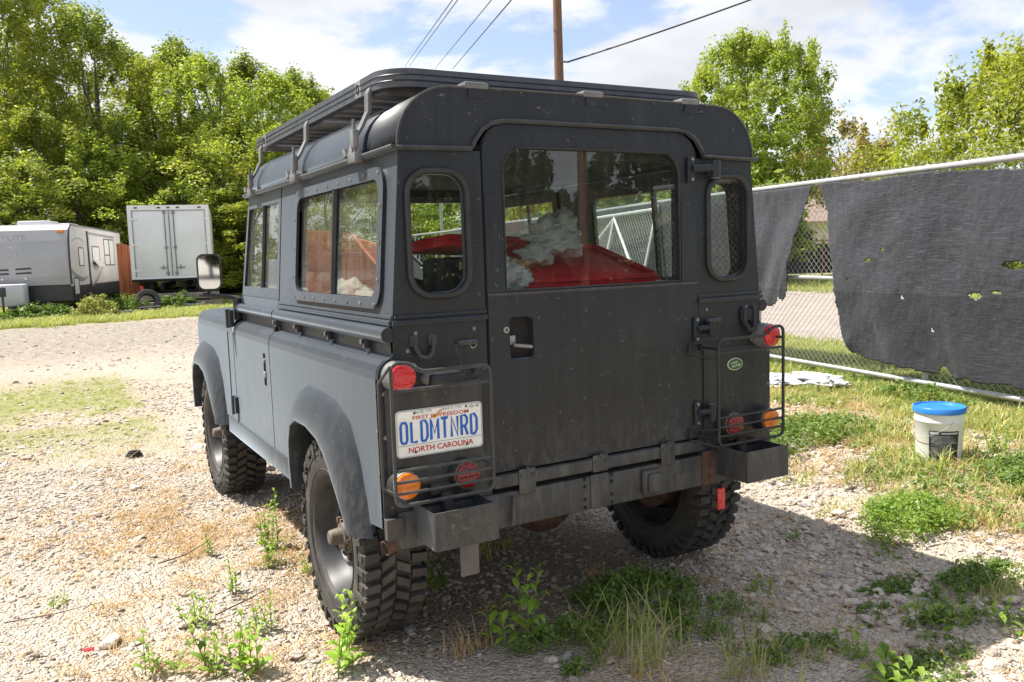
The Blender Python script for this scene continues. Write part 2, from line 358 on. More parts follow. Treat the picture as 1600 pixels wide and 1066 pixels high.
# ------------------------------------------------------------------ scatter helper (geometry nodes, stuff)
def proto_collection(name, objs):
    c = bpy.data.collections.new(name)
    for o in objs:
        for u in list(o.users_collection): u.objects.unlink(o)
        c.objects.link(o)
    return c
def scatter(name, P, rot, scl, coll, label=None, cat=None):
    n = len(P); me = bpy.data.meshes.new(name); me.vertices.add(n); me.vertices.foreach_set('co', np.asarray(P, float).ravel())
    a = me.attributes.new('rot', 'FLOAT_VECTOR', 'POINT'); a.data.foreach_set('vector', np.asarray(rot, float).ravel())
    a = me.attributes.new('scl', 'FLOAT_VECTOR', 'POINT'); a.data.foreach_set('vector', np.asarray(scl, float).ravel())
    a = me.attributes.new('idx', 'INT', 'POINT'); a.data.foreach_set('value', nr.randint(0, 1000, n).astype(np.int32))
    o = bpy.data.objects.new(name, me); COL.objects.link(o)
    g = bpy.data.node_groups.new(name, 'GeometryNodeTree'); g.interface.new_socket('Geometry', in_out='INPUT', socket_type='NodeSocketGeometry'); g.interface.new_socket('Geometry', in_out='OUTPUT', socket_type='NodeSocketGeometry')
    N = g.nodes.new; L = g.links.new; gi = N('NodeGroupInput'); go = N('NodeGroupOutput'); ip = N('GeometryNodeInstanceOnPoints'); ci = N('GeometryNodeCollectionInfo')
    ci.inputs['Collection'].default_value = coll; ci.inputs['Separate Children'].default_value = True; ci.inputs['Reset Children'].default_value = True
    def na(nm, t):
        q = N('GeometryNodeInputNamedAttribute'); q.data_type = t; q.inputs['Name'].default_value = nm; return q.outputs[0]
    L(gi.outputs[0], ip.inputs['Points']); L(ci.outputs[0], ip.inputs['Instance']); ip.inputs['Pick Instance'].default_value = True
    L(na('idx', 'INT'), ip.inputs['Instance Index']); L(na('rot', 'FLOAT_VECTOR'), ip.inputs['Rotation']); L(na('scl', 'FLOAT_VECTOR'), ip.inputs['Scale']); L(ip.outputs[0], go.inputs[0])
    md = o.modifiers.new('scatter', 'NODES'); md.node_group = g
    tag(o, label, cat, kind='stuff'); return o

def stone_mat(name, stops):
    m, nt, b, out = newmat(name); oi = nt.nodes.new('ShaderNodeObjectInfo')
    c = ramp(nt, oi.outputs['Random'], stops)
    c = mixc(nt, ramp(nt, noise_node(nt, 2.5, 4), [(.35, (.5, .5, .5)), (.7, (0, 0, 0))]), c, tuple(x * .8 for x in stops[1][1]))
    nt.links.new(c, b.inputs['Base Color']); b.inputs['Roughness'].default_value = .9; b.inputs['Specular IOR Level'].default_value = .2
    bump(nt, b, noise_node(nt, 4, 4), .12, .5)
    return m
STONE = stone_mat('limestone_gravel', [(0, (.35, .29, .235)), (.2, (.50, .42, .345)), (.5, (.62, .54, .455)), (.8, (.72, .645, .56)), (.94, (.52, .50, .49)), (1, (.32, .31, .31))])
def stone_bm(sub, seed, flatz=.62):
    r = random.Random(seed); bm = B(); bmesh.ops.create_icosphere(bm, subdivisions=sub, radius=.5); off = Vector((r.uniform(0, 99), r.uniform(0, 99), 0))
    pl = [(Vector((r.gauss(0, 1), r.gauss(0, 1), r.gauss(0, 1))).normalized(), r.uniform(.26, .42)) for _ in range(7)]
    sx = r.uniform(.8, 1.25)
    for v in bm.verts:
        p = v.co.copy(); p *= 1 + .35 * noise.noise(p * 1.8 + off)
        for nrm, d in pl:
            e = p.dot(nrm) - d
            if e > 0: p -= nrm * e * .85
        v.co = Vector((p.x * sx, p.y, p.z * flatz))
    return bm
def build_gravel():
    ps = []
    for k in range(9): ps.append(obj('stone_proto', stone_bm(2, 40 + k, rnd.uniform(.5, .8)), STONE, None, 40))
    coll = proto_collection('gravel_stones', ps)
    # density falls off with distance from where one stands beside the vehicle
    tiers = [((-5.0, 5.0), (-1.6, 4.2), 2900, .0158), ((-8, 5), (4.2, 9), 600, .022), ((-12, 6), (9, 20), 50, .032)]
    PP, SS = [], []
    for (x0, x1), (y0, y1), den, s0 in tiers:
        n = int((x1 - x0) * (y1 - y0) * den); x = nr.uniform(x0, x1, n); y = nr.uniform(y0, y1, n)
        g, dry, pit, road, soil = masks(x, y); keep = (nr.rand(n) > g * .93) & (nr.rand(n) > dry * .45) & (nr.rand(n) > soil * .45) & (x < FX(y) - .3) & (nr.rand(n) > pit * .6)
        cl = fbm(x * 1.3, y * 1.3, 77); keep &= nr.rand(n) < np.clip((cl - .30) * 3.4, .08, 1)
        x, y = x[keep], y[keep]; n = len(x); s = s0 * np.exp(nr.normal(0, .42, n)); s = np.clip(s, .009, .075)
        # coarser washed stone to the right of the car
        s = s * (1 + .3 * sst(.3, 1.0, x) * (y < 3) * (x > 0))
        PP.append(np.stack([x, y, terr(x, y) + s * .06], -1)); SS.append(np.stack([s * nr.uniform(.8, 1.4, n), s, s * nr.uniform(.7, 1.1, n)], -1))
    P = np.concatenate(PP); S = np.concatenate(SS)
    rot = np.stack([nr.uniform(-.5, .5, len(P)), nr.uniform(-.5, .5, len(P)), nr.uniform(0, 6.3, len(P))], -1)
    scatter('gravel', P, rot, S, coll, 'loose cream limestone gravel spread over the yard', 'gravel'); print('gravel', len(P))
build_gravel()

# ================================================================== THE OFF-ROAD WAGON
car = thing('off_road_wagon', (0, 0, 0), 'boxy matte black two-door off-road wagon with roof rack parked on the gravel', 'off-road car')
YF = 2.19          # front edge of the door at the waist
def upx(z): return .797 - (z - 1.21) * .047 / .56
def fU(s): return lambda u, v, d: Vector((s * (upx(v) - d), u, v))
def fR(y0): return lambda u, v, d: Vector((u, y0 + d - (.0025 if y0 == 0 else 0), v))
def fS(x0, s): return lambda u, v, d: Vector((s * (x0 - d), u, v))
LIP = [(.205, .50), (.235, .545), (.31, .62), (.42, .725), (.51, .775), (.645, .80), (.80, .80), (.875, .765), (.91, .69), (.915, .60), (.90, .50)]
SEAM = [(.115, .50), (.15, .62), (.20, .75), (.285, .87), (.43, .925), (.60, .938), (.78, .938), (.90, .905), (.985, .83), (1.01, .68), (1.01, .50)]
def side_lower(s):
    # rear tub side with wheel arch, shoulder and set-in panel under the waist tube
    arch = [(y, z) for y, z in LIP]
    arch2 = [(y * 1.0 + (.02 if y > .5 else -.02), z + .02) for y, z in LIP]
    out = [(0, .562), (.12, .55), (.155, .505)] + arch2[1:-1] + [(.94, .50), (1.395, .50), (1.395, 1.045), (0, 1.045)]
    bm = panel(out, [], fS(.855, s), .02)
    prof = [(.855, 1.045), (.852, 1.07), (.842, 1.09), (.825, 1.105), (.803, 1.113), (.797, 1.12), (.797, 1.212), (.775, 1.212)]
    strip(bm, prof, 0, 1.395, s)
    return bm
def strip(bm, prof, y0, y1, s, n=1, fy=None):
    for k in range(len(prof) - 1):
        (a, za), (b, zb) = prof[k], prof[k + 1]
        for i in range(n):
            ya = y0 + (y1 - y0) * i / n; yb = y0 + (y1 - y0) * (i + 1) / n
            quad(bm, [(s * a, ya, za), (s * b, ya, zb), (s * b, yb, zb), (s * a, yb, za)])
def flare(s, dy, lip=None):
    # three rows: seam on the body, bulge, outer lip, inner return
    L_ = LIP; bm = B(); rows = []
    for k, (t, x) in enumerate(((0, .853), (.12, .872), (.5, .902), (.88, .917), (1, .915), (1.03, .90), (1.0, .80))):
        row = []
        for (a, b), (c, d) in zip(SEAM, L_): row.append(bm.verts.new((s * x, a + (c - a) * t + dy, b + (d - b) * t)))
        rows.append(row)
    for r0, r1 in zip(rows, rows[1:]):
        for i in range(len(r0) - 1): bm.faces.new((r0[i], r0[i + 1], r1[i + 1], r1[i]))
    return bm
for s in (-1, 1):
    obj('tub_side', side_lower(s), PAINT, car, 35)
    fl = obj('wheel_arch_flare', flare(s, 0), PAINT, car, 50)
    fl2 = obj('wheel_arch_flare', flare(s, 2.36), PAINT, car, 50)
    # waist tube with tie-down brackets
    bm = B(); tube(bm, [(s * .812, -.004, 1.185), (s * .812, 1.385, 1.185)], .0245, 14)
    wt = obj('waist_rail', bm, PAINT, car, 40)
    bm = B(); tube(bm, [(s * .812, 1.405, 1.185), (s * .812, YF + .02, 1.185)], .023, 14); obj('waist_rail', bm, PAINT, car, 40)
    for y in (.20, .60, 1.03, 1.385):
        bm = B(); box(bm, (s * .811 - .012, y - .007, 1.128), (s * .811 + .012, y + .007, 1.163), .002); box(bm, (s * .803 - .006, y - .02, 1.116), (s * .803 + .006, y + .02, 1.128))
        tube(bm, [(s * .826, y, 1.152), (s * .834, y, 1.152)], .009, 8)
        obj('tie_down_cleat', bm, PAINT2, wt, 40)
    bm = B()
    for y in (.04, .12, .30, .5, .69, .95, 1.12, 1.3): tube(bm, [(s * .795, y, 1.145), (s * .8, y, 1.145)], .005, 6)
    for z in (.6, .74, .88, 1.0): tube(bm, [(s * .853, .018, z), (s * .858, .018, z)], .0055, 6)
    obj('rivets', bm, GREYST, car, 40)
    # upper side with window hole
    wo = rrect(.085, 1.145, 1.262, 1.725, .075); gl = rrect(.128, 1.095, 1.298, 1.688, .055)
    up = obj('upper_side_panel', panel([(0, 1.215), (1.395, 1.215), (1.395, 1.765), (0, 1.765)], [gl], fU(s), .018), PAINT, car)
    # raised frame around the glass
    wf = obj('window_frame', ringstrip(wo, gl, fU(s), -.012, .02), PAINT, up, 35)
    bm = B()
    for k in range(8):
        u = .13 + .96 * k / 7
        for v in (1.279, 1.707): tube(bm, [Vector((s * (upx(v) + .011), u, v)), Vector((s * (upx(v) + .0165), u, v))], .0055, 6)
    for k in range(3):
        for u in (.104, 1.122):
            v = 1.36 + .12 * k; tube(bm, [Vector((s * (upx(v) + .011), u, v)), Vector((s * (upx(v) + .0165), u, v))], .0055, 6)
    obj('window_screw', bm, STEEL, up, 40)
    for (a, b) in ((.112, .600), (.628, 1.11)):
        bm = panel(rrect(a, b, 1.285, 1.70, .02), [], lambda u, v, d, s=s: Vector((s * (upx(v) - .010 - d), u, v)), .004); obj('side_window_pane', bm, GLASS_DUST, up)
    bm = B(); tube(bm, [(s * (upx(1.29) - .003), .612, 1.288), (s * (upx(1.69) - .003), .612, 1.70)], .014, 6); obj('window_divider', bm, RUBBER, up, 30)
    # double ridge where the top meets the tub
    bm = B()
    for z, x, r in ((1.222, .803, .009), (1.240, .798, .006)): tube(bm, [(s * x, -.008, z), (s * x, 1.39, z)], r, 8)
    obj('joint_moulding', bm, PAINT, up, 40)
    # door: lower skin, shoulder, set-in panel, upper frame, glass
    door = obj('front_door', panel([(1.405, .50), (YF - .03, .50), (YF, .62), (YF, 1.045), (1.405, 1.045)], [rrect(1.475, 1.525, .845, 1.0, .01)], fS(.855, s), .02), PAINT, car)
    bm = B(); strip(bm, [(.855, 1.045), (.852, 1.07), (.842, 1.09), (.825, 1.105), (.803, 1.113), (.797, 1.12), (.797, 1.25), (.77, 1.25)], 1.405, YF, s); obj('door_shoulder', bm, PAINT, door, 40)
    fy = lambda v: YF - (v - 1.21) * .20
    dw = [(1.45, 1.30), (fy(1.30) - .035, 1.30), (fy(1.70) - .035, 1.70), (1.45, 1.70)]
    obj('door_window_frame', panel([(1.41, 1.252), (fy(1.252), 1.252), (fy(1.76), 1.76), (1.41, 1.76)], [dw], fU(s), .025), PAINT, door)
    obj('door_window_pane', panel([(1.445, 1.295), (fy(1.295) - .03, 1.295), (fy(1.70) - .03, 1.703), (1.445, 1.703)], [], lambda u, v, d, s=s: Vector((s * (upx(v) - .012 - d), u, v)), .004), GLASS_DUST, door)
    bm = B(); tube(bm, [(s * (upx(1.3) - .006), 1.74, 1.30), (s * (upx(1.7) - .006), 1.74, 1.70)], .011, 6); obj('window_divider', bm, RUBBER, door)
    bm = B(); box(bm, (s * .838 - .012, 1.47, .84), (s * .838 + .008, 1.53, 1.005)); obj('latch_recess', bm, BLACK, door)
    bm = B(); box(bm, (s * .857 - .006, 1.478, .885), (s * .857 + .004, 1.522, .915), .006); tube(bm, [(s * .85, 1.5, .965), (s * .862, 1.5, .965)], .012, 10); obj('door_handle', bm, STEEL, door, 40)
    for z in (.66, 1.13):
        bm = B(); box(bm, (s * .862 - .012, YF - .03, z - .045), (s * .862 + .012, YF + .02, z + .045), .004)
        tube(bm, [(s * .876, YF + .005, z - .05), (s * .876, YF + .005, z + .05)], .011, 8); obj('door_hinge', bm, PAINT, door, 40)
    # dark gap behind the shut line
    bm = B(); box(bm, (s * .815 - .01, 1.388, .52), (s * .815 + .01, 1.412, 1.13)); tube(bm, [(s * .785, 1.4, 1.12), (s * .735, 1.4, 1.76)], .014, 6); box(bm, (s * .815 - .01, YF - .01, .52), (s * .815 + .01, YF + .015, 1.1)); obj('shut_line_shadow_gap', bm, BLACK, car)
    # front wing
    a3 = [(y + 2.36 + (.02 if y > .5 else -.02), z + .02) for y, z in LIP][1:-1]
    FE = 3.31
    wing = obj('front_wing', panel([(YF + .012, .56), (2.50, .56)] + [p for p in a3 if p[1] > .56] + [(3.29, .56), (FE, .6), (FE, 1.045), (YF + .012, 1.045)], [], fS(.855, s), .02), PAINT, car)
    bm = B(); pr = [(.855, 1.045), (.853, 1.075), (.845, 1.10), (.825, 1.118), (.79, 1.128), (.55, 1.14)]; strip(bm, pr, YF + .012, FE - .03, s)
    for k in range(len(pr) - 1): quad(bm, [(s * pr[k][0], FE - .03, pr[k][1]), (s * pr[k + 1][0], FE - .03, pr[k + 1][1]), (s * min(pr[k + 1][0], .82), FE, 1.0), (s * min(pr[k][0], .82), FE, 1.0)])
    obj('wing_top', bm, PAINT, wing, 50)
    bm = B(); tube(bm, [(s * .857, 2.33, .58), (s * .857, 2.33, 1.05)], .003, 6); obj('panel_seam', bm, PAINT, wing)
    # inner wheel wells (dark)
    for dy in (0, 2.36):
        bm = B(); pts = [(y + dy + (.05 if y > .5 else -.04), z + .05) for y, z in LIP]
        for (y0, z0), (y1, z1) in zip(pts, pts[1:]): quad(bm, [(s * .85, y0, z0), (s * .85, y1, z1), (s * .5, y1, z1), (s * .5, y0, z0)])
        bm.faces.new([bm.verts.new((s * .5, y, z)) for y, z in pts]); obj('wheel_well', bm, BLACK, car)
    # sill
    bm = B(); box(bm, (min(s * .78, s * .865), 1.02, .475), (max(s * .78, s * .865), 2.42, .565), .006); obj('side_sill', bm, PAINT, car, 40)
    # mud flap at front wheel
    bm = B(); box(bm, (min(s * .74, s * .88), 3.42, .50), (max(s * .74, s * .88), 3.44, .78)); obj('mud_flap', bm, RUBBER, car)

# rear lower panels, either side of the door
def rear_outline(s):
    P = [(.855, .562), (.855, 1.045), (.852, 1.07), (.842, 1.09), (.825, 1.105), (.803, 1.115), (.797, 1.125), (.797, 1.212), (.4625, 1.212), (.4625, .562)]
    return [(s * a, b) for a, b in P]
for s in (-1, 1):
    rp = obj('rear_tub_panel', panel(rear_outline(s), [], fR(0), .02), PAINT, car)
    bm = B(); box(bm, (min(s * .47, s * .80), -.004, 1.165), (max(s * .47, s * .80), -.0005, 1.205)); box(bm, (min(s * .735, s * .79), -.0035, 1.03), (max(s * .735, s * .79), -.0005, 1.162)); obj('backing_strip', bm, PAINT, rp)
    bm = B()
    for x, z in ((.80, .60), (.838, .70), (.838, .86), (.838, 1.0), (.51, 1.185), (.72, 1.185), (.50, 1.01), (.75, 1.13), (.75, 1.05)): tube(bm, [(s * x, -.007, z), (s * x, .0, z)], .007, 8)
    obj('rear_screw', bm, GREYST, rp, 40)
    bm = B(); prof = [(s * .80, -.010, 1.222), (s * .4625, -.010, 1.222)]; tube(bm, prof, .009, 8); tube(bm, [(s * .79, -.006, 1.240), (s * .4625, -.006, 1.240)], .006, 8); obj('rear_ridge_moulding', bm, PAINT, rp, 40)
    # upper corner panel with quarter window
    qo = rrect(.506, .742, 1.288, 1.712, .085); qi = rrect(.531, .717, 1.312, 1.688, .065)
    qo = [(s * u, v) for u, v in qo]; qi = [(s * u, v) for u, v in qi]
    cp = obj('rear_corner_panel', panel([(s * .797, 1.215), (s * .75, 1.765), (s * .4625, 1.765), (s * .4625, 1.215)], [qi], fR(0), .02), PAINT, car)
    bm = B(); cen = [((a[0] + b[0]) / 2, -.008, (a[1] + b[1]) / 2) for a, b in zip(qo, qi)]; tube(bm, cen, .0125, 8, closed=True, flat=.85); obj('quarter_window_rubber', bm, RUBBER, cp, 60)
    obj('quarter_window_pane', panel([(s * u, v) for u, v in rrect(.52, .728, 1.30, 1.70, .07)], [], fR(.008), .004), GLASS_Q, cp)
    bm = B(); box(bm, (min(s * .4625, s * .66), .06, 1.2), (max(s * .4625, s * .66), .065, 1.25)); bm.free()
# shackle ring on the left, oval and shelf
bm = B(); tube(bm, [(-.727, -.012, 1.162), (-.727, -.014, 1.14), (-.715, -.022, 1.112), (-.692, -.025, 1.104), (-.672, -.022, 1.116), (-.664, -.014, 1.14), (-.664, -.012, 1.162)], .007, 8)
for x in (-.727, -.664): box(bm, (x - .014, -.012, 1.143), (x + .014, -.001, 1.178), .003)
obj('tow_shackle', bm, PAINT2, car, 40)
bm = B(); tube(bm, [(.70, -.012, 1.185), (.70, -.014, 1.13), (.72, -.024, 1.09), (.745, -.024, 1.10), (.755, -.014, 1.13), (.755, -.012, 1.185)], .009, 8); box(bm, (.685, -.014, 1.13), (.77, -.001, 1.175), .003); obj('tow_shackle', bm, PAINT, car, 40)
for s in (-1, 1):
    bm = B(); box(bm, (min(s * .505, s * .575), -.02, 1.135), (max(s * .505, s * .575), -.001, 1.148), .002); quad(bm, [(s * .585, -.0035, 1.14), (s * .578, -.0035, 1.14), (s * .545, -.0035, 1.03), (s * .55, -.0035, 1.03)]); obj('fuel_flap_catch', bm, PAINT2, car, 40)
bm = B(); tube(bm, [(-.514, -.004, 1.132), (-.514, -.0005, 1.132)], .013, 12); obj('ring_plug', bm, STEEL, car); bm = B(); tube(bm, [(-.514, -.0055, 1.132), (-.514, -.0042, 1.132)], .009, 12); obj('hole', bm, BLACK, car)

# roof
RP = []
for a in range(0, 9):
    t = a / 8 * math.pi / 2; RP.append((.753 - .185 * (1 - math.cos(t)), 1.775 + .190 * math.sin(t)))
RPROF = [(-x, z) for x, z in RP] + [(-.3, 1.968), (0, 1.970), (.3, 1.968)] + [(x, z) for x, z in RP[::-1]]
bm = B()
for i in range(len(RPROF) - 1):
    (x0, z0), (x1, z1) = RPROF[i], RPROF[i + 1]
    ys = [-.002, .5, 1.0, 1.6, 2.02]
    for k in range(4): quad(bm, [(x0, ys[k], z0), (x1, ys[k], z1), (x1, ys[k + 1], z1), (x0, ys[k + 1], z0)])
    quad(bm, [(x0, 2.02, z0), (x1, 2.02, z1), (x1 * .99, 2.10, z1 - (.05 if z1 > 1.9 else 0)), (x0 * .99, 2.10, z0 - (.05 if z0 > 1.9 else 0))])
bmesh.ops.remove_doubles(bm, verts=bm.verts, dist=.0005)
roof = obj('roof', bm, PAINT, car, 40); md = roof.modifiers.new('thick', 'SOLIDIFY'); md.thickness = .015; md.offset = -1
# inner headlining
bm = B(); box(bm, (-.70, .06, 1.80), (.70, 2.0, 1.82)); box(bm, (-.72, .04, 1.755), (.72, .10, 1.80)); box(bm, (-.72, 1.98, 1.76), (.72, 2.08, 1.83)); obj('headlining', bm, DARK, car)
# rear cap of the roof with the door arch cut into it
ARCH = [(-.497, 1.772), (-.482, 1.80), (-.455, 1.835), (-.42, 1.856), (-.37, 1.866), (0, 1.866), (.37, 1.866), (.42, 1.856), (.455, 1.835), (.482, 1.80), (.497, 1.772)]
capo = [(-.753, 1.772)] + ARCH + [(.753, 1.772)] + [(x, z) for x, z in RPROF[::-1]][1:-1]
obj('roof_end_cap', panel(capo, [], fR(-.006), .012), PAINT, roof)
bm = B(); tube(bm, [(-.757, -.012, 1.768)] + [(x, -.013, z) for x, z in ARCH] + [(.757, -.012, 1.768)], .009, 8, flat=.8); tube(bm, [(x * 1.001, -.006, z) for x, z in RPROF], .0045, 6); obj('rain_gutter_lip', bm, PAINT2, roof, 50)
for s in (-1, 1):
    bm = B(); box(bm, (min(s * .748, s * .775), -.02, 1.762), (max(s * .748, s * .775), 2.1, 1.772), .002); tube(bm, [(s * .775, -.02, 1.772), (s * .775, 2.1, 1.772)], .006, 6); obj('side_rain_gutter', bm, PAINT2, roof, 50)
for x in (-.47, -.01, .435):
    bm = B(); box(bm, (x - .045, -.014, 1.962), (x + .045, .05, 1.985), .008); obj('roof_clamp_pad', bm, GREYST, roof, 40)
    bm = B(); box(bm, (x - .03, -.0105, 1.935), (x + .07, -.0065, 1.962)); obj('roof_tab', bm, PAINT, roof)

# rear door
def arc_door(x0, x1, zb, zt, r): return rrect(x0, x1, zb, zt, r, 8, (0, 0, 1, 1))
glo = arc_door(-.381, .381, 1.303, 1.783, .085)
rdoor = obj('rear_door', panel(arc_door(-.4555, .4625, .684, 1.858, .095), [glo, rrect(-.376, -.283, 1.068, 1.213, .016)], fR(-.004), .035), PAINT, car)
obj('rear_window_pane', panel(arc_door(-.39, .39, 1.295, 1.79, .09), [], fR(.008), .004), GLASS, rdoor)
bm = B(); tube(bm, [(u, -.003, v) for u, v in glo], .005, 6, closed=True); obj('window_seal', bm, RUBBER, rdoor, 60)
# lower skin overlaps the upper frame; welded strips beside the glass
obj('door_lower_skin', panel([(-.4545, .685), (.4615, .685), (.4615, 1.294), (-.4545, 1.294)], [rrect(-.376, -.283, 1.068, 1.213, .016)], fR(-.008), .0035), PAINT, rdoor)
bm = B(); box(bm, (-.4545, -.0075, 1.30), (-.388, -.0045, 1.63)); box(bm, (.386, -.0075, 1.30), (.4615, -.0045, 1.60)); obj('door_edge_strip', bm, PAINT, rdoor)
bm = B(); box(bm, (-.4545, -.0095, 1.288), (.4615, -.006, 1.2975)); obj('skin_seam', bm, PAINT2, rdoor)
bm = B(); box(bm, (-.38, .018, 1.06), (-.28, .03, 1.22)); obj('latch_recess', bm, BLACK, rdoor)
bm = B(); box(bm, (-.373, -.002, 1.118), (-.35, .01, 1.15), .003); tube(bm, [(-.365, -.012, 1.118), (-.33, -.020, 1.113), (-.30, -.018, 1.108)], .011, 8, flat=.6); obj('latch_lever', bm, STEEL, rdoor, 40)
bm = B(); tube(bm, [(-.392, -.016, 1.172), (-.392, -.006, 1.172)], .011, 14); obj('door_lock', bm, STEEL, rdoor, 40)
bm = B(); box(bm, (-.395, -.017, 1.167), (-.389, -.0165, 1.177)); obj('key_slot', bm, BLACK, rdoor)
for z, big in ((1.725, 1), (1.115, 0), (.785, 0)):
    bm = B(); h = .052 if big else .05
    box(bm, (.412 if big else .434, -.02, z - h), (.447 if big else .4585, -.009, z + h * .9), .006)
    tube(bm, [(.43 if big else .45, -.022, z), (.50, -.036, z + .004), (.53 if big else .505, -.036, z + .004)], .014 if big else .010, 10)
    tube(bm, [(.533 if big else .508, -.036, z - .035), (.533 if big else .508, -.036, z + .03)], .019 if big else .014, 12)
    box(bm, (.51, -.03, z - .025), (.565 if big else .535, -.001, z + .025), .008)
    obj('door_hinge', bm, PAINT, rdoor, 40)
    bm = B()
    for dz in (-.04, .035): tube(bm, [(.43 if big else .447, -.026, z + dz), (.43 if big else .447, -.018, z + dz)], .006, 6)
    obj('hinge_bolt', bm, STEEL, rdoor, 40)
# shut-line gap behind the door
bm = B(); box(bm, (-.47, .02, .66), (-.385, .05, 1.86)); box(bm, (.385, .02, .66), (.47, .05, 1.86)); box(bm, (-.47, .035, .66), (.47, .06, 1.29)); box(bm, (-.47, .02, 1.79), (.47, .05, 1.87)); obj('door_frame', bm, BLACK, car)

# sill under the door, crossmember
bm = B(); box(bm, (-.4625, -.022, .632), (.4625, .04, .676), .004); obj('door_sill_angle', bm, BEAM, car, 40)
bm = B(); box(bm, (-.80, -.012, .487), (.80, .07, .612), .006); xm = obj('rear_crossmember', bm, BEAM, car, 40)
for x, z0, z1 in ((-.335, .60, .688), (-.025, .628, .69), (.29, .605, .69)):
    bm = B(); box(bm, (x - .034, -.028, z0), (x + .034, -.023, z1), .003)
    for a, b in ((-.022, -.012), (.022, -.012), (.0, .012)): tube(bm, [(x + a, -.033, z1 + b - .012), (x + a, -.027, z1 + b - .012)], .007, 6)
    obj('tailgate_bracket', bm, BEAM, car, 40)
bm = B(); box(bm, (-.065, -.020, .492), (.014, -.0125, .618), .003); tp = obj('tow_plate', bm, BEAM, xm, 40)
bm = B()
for x in (-.088, .032):
    for z in (.605, .578, .53, .50): tube(bm, [(x, -.0135, z), (x, -.0115, z)], .0075, 10)
tube(bm, [(.505, -.0135, .545), (.505, -.0115, .545)], .019, 12)
obj('bolt_hole', bm, BLACK, xm)
bm = B(); box(bm, (.165, -.04, .505), (.255, -.0125, .60), .012); box(bm, (.178, -.052, .518), (.242, -.0395, .588), .006); box(bm, (.255, -.03, .55), (.275, -.013, .57), .003); obj('trailer_socket', bm, BEAM, xm, 40)
bm = B(); box(bm, (.33, -.0145, .53), (.42, -.0125, .56), .001); obj('patch_plate', bm, BEAM, xm)
for x in (.47,):
    bm = B(); box(bm, (x, -.016, .488), (x + .07, -.0125, .625), .002); obj('rusty_gusset', bm, RUST, xm)
bm = B(); tube(bm, [(-.395, -.03, .60), (-.40, -.035, .52), (-.405, -.03, .50)], .008, 8); obj('pin', bm, BEAM, xm, 40)
# box steps either side
for s in (-1, 1):
    x0, x1 = (.533, .755) if s < 0 else (.556, .776)
    lo, hi = (min(s * x0, s * x1), max(s * x0, s * x1)); bm = B()
    box(bm, (lo, -.175, .518), (hi, -.168, .640), .0015)
    box(bm, (lo, -.168, .518), (lo + .006, .0, .636), .001); box(bm, (hi - .006, -.168, .518), (hi, .0, .636), .001)
    box(bm, (lo + .006, -.168, .520), (hi - .006, -.005, .526))
    st = obj('box_step', bm, GREYST if s < 0 else PAINT2, car)
    st.data.materials[0] = PAINT2
    bm = B(); tube(bm, [((lo + hi) / 2, -.03, .60), ((lo + hi) / 2, -.03, .66)], .02, 10); box(bm, ((lo + hi) / 2 - .05, -.02, .65), ((lo + hi) / 2 + .02, -.002, .69), .004); obj('step_bracket', bm, BEAM, st, 40)
bm = B(); box(bm, (-.62, -.07, .375), (-.555, -.058, .53), .002); obj('mud_flap_hanger', bm, mat('hanger_grey', (.11, .10, .095), .7), car)
bm = B(); box(bm, (.535, -.035, .382), (.572, -.028, .470), .002); obj('red_reflector', bm, RED, car)
bm = B(); box(bm, (-.856, -.03, .53), (-.80, -.002, .60), .002); obj('corner_bracket', bm, BEAM, car)
# exhaust
bm = B(); tube(bm, [(-.826, .085, .468), (-.70, .11, .500), (-.58, .16, .51), (-.45, .4, .50), (-.3, .9, .46)], .027, 16, cap=False)
ex = obj('exhaust_pipe', bm, RUST, car, 60); md = ex.modifiers.new('t', 'SOLIDIFY'); md.thickness = .004

# rear lamps
def lamp(name, x, z, m, r=.043, base=.048):
    bm = B(); lathe(bm, [(-.055, r * 1.03), (-.048, base), (0, base * 1.04)], (x, 0, z), 'y', 28); bm.faces.new([v for v in bm.verts if abs(v.co.y + .055) < 1e-5])
    hb = obj(name, bm, RUBBER if m is not RED else GREYST, car, 40)
    bm = B(); lathe(bm, [(-.078, .001), (-.0775, r * .35), (-.075, r * .8), (-.071, r * .97), (-.052, r * 1.0)], (x, 0, z), 'y', 28); obj('lens', bm, m, hb, 50)
    bm = B(); lathe(bm, [(-.056, r * 1.06), (-.062, r * 1.05), (-.062, r * 1.0), (-.056, r * 1.0)], (x, 0, z), 'y', 28); obj('bezel', bm, STEEL, hb, 40)
lamp('brake_lamp', -.795, 1.055, RED, .0435); lamp('brake_lamp', .800, 1.065, RED, .0435)
lamp('turn_signal_lamp', -.795, .710, AMBER, .0425); lamp('turn_signal_lamp', .795, .722, AMBER, .0425)
lamp('tail_lamp', -.582, .712, DRED, .0425); lamp('tail_lamp', .60, .728, DRED, .0425)
bm = B(); box(bm, (-.695, -.065, 1.012), (-.575, -.004, 1.052), .012); obj('plate_lamp', bm, RUBBER, car, 50)
bm = B(); lathe(bm, [(-.05, .0), (-.05, .05), (-.03, .07), (0, .075)], (-.635, 0, 1.035), 'y', 20); bmesh.ops.transform(bm, verts=bm.verts, matrix=Matrix.Translation((-.635, 0, 1.035)) @ Matrix.Diagonal((1, 1, .42, 1)) @ Matrix.Translation((.635, 0, -1.035))); obj('plate_lamp_housing', bm, GREYST, car, 50)
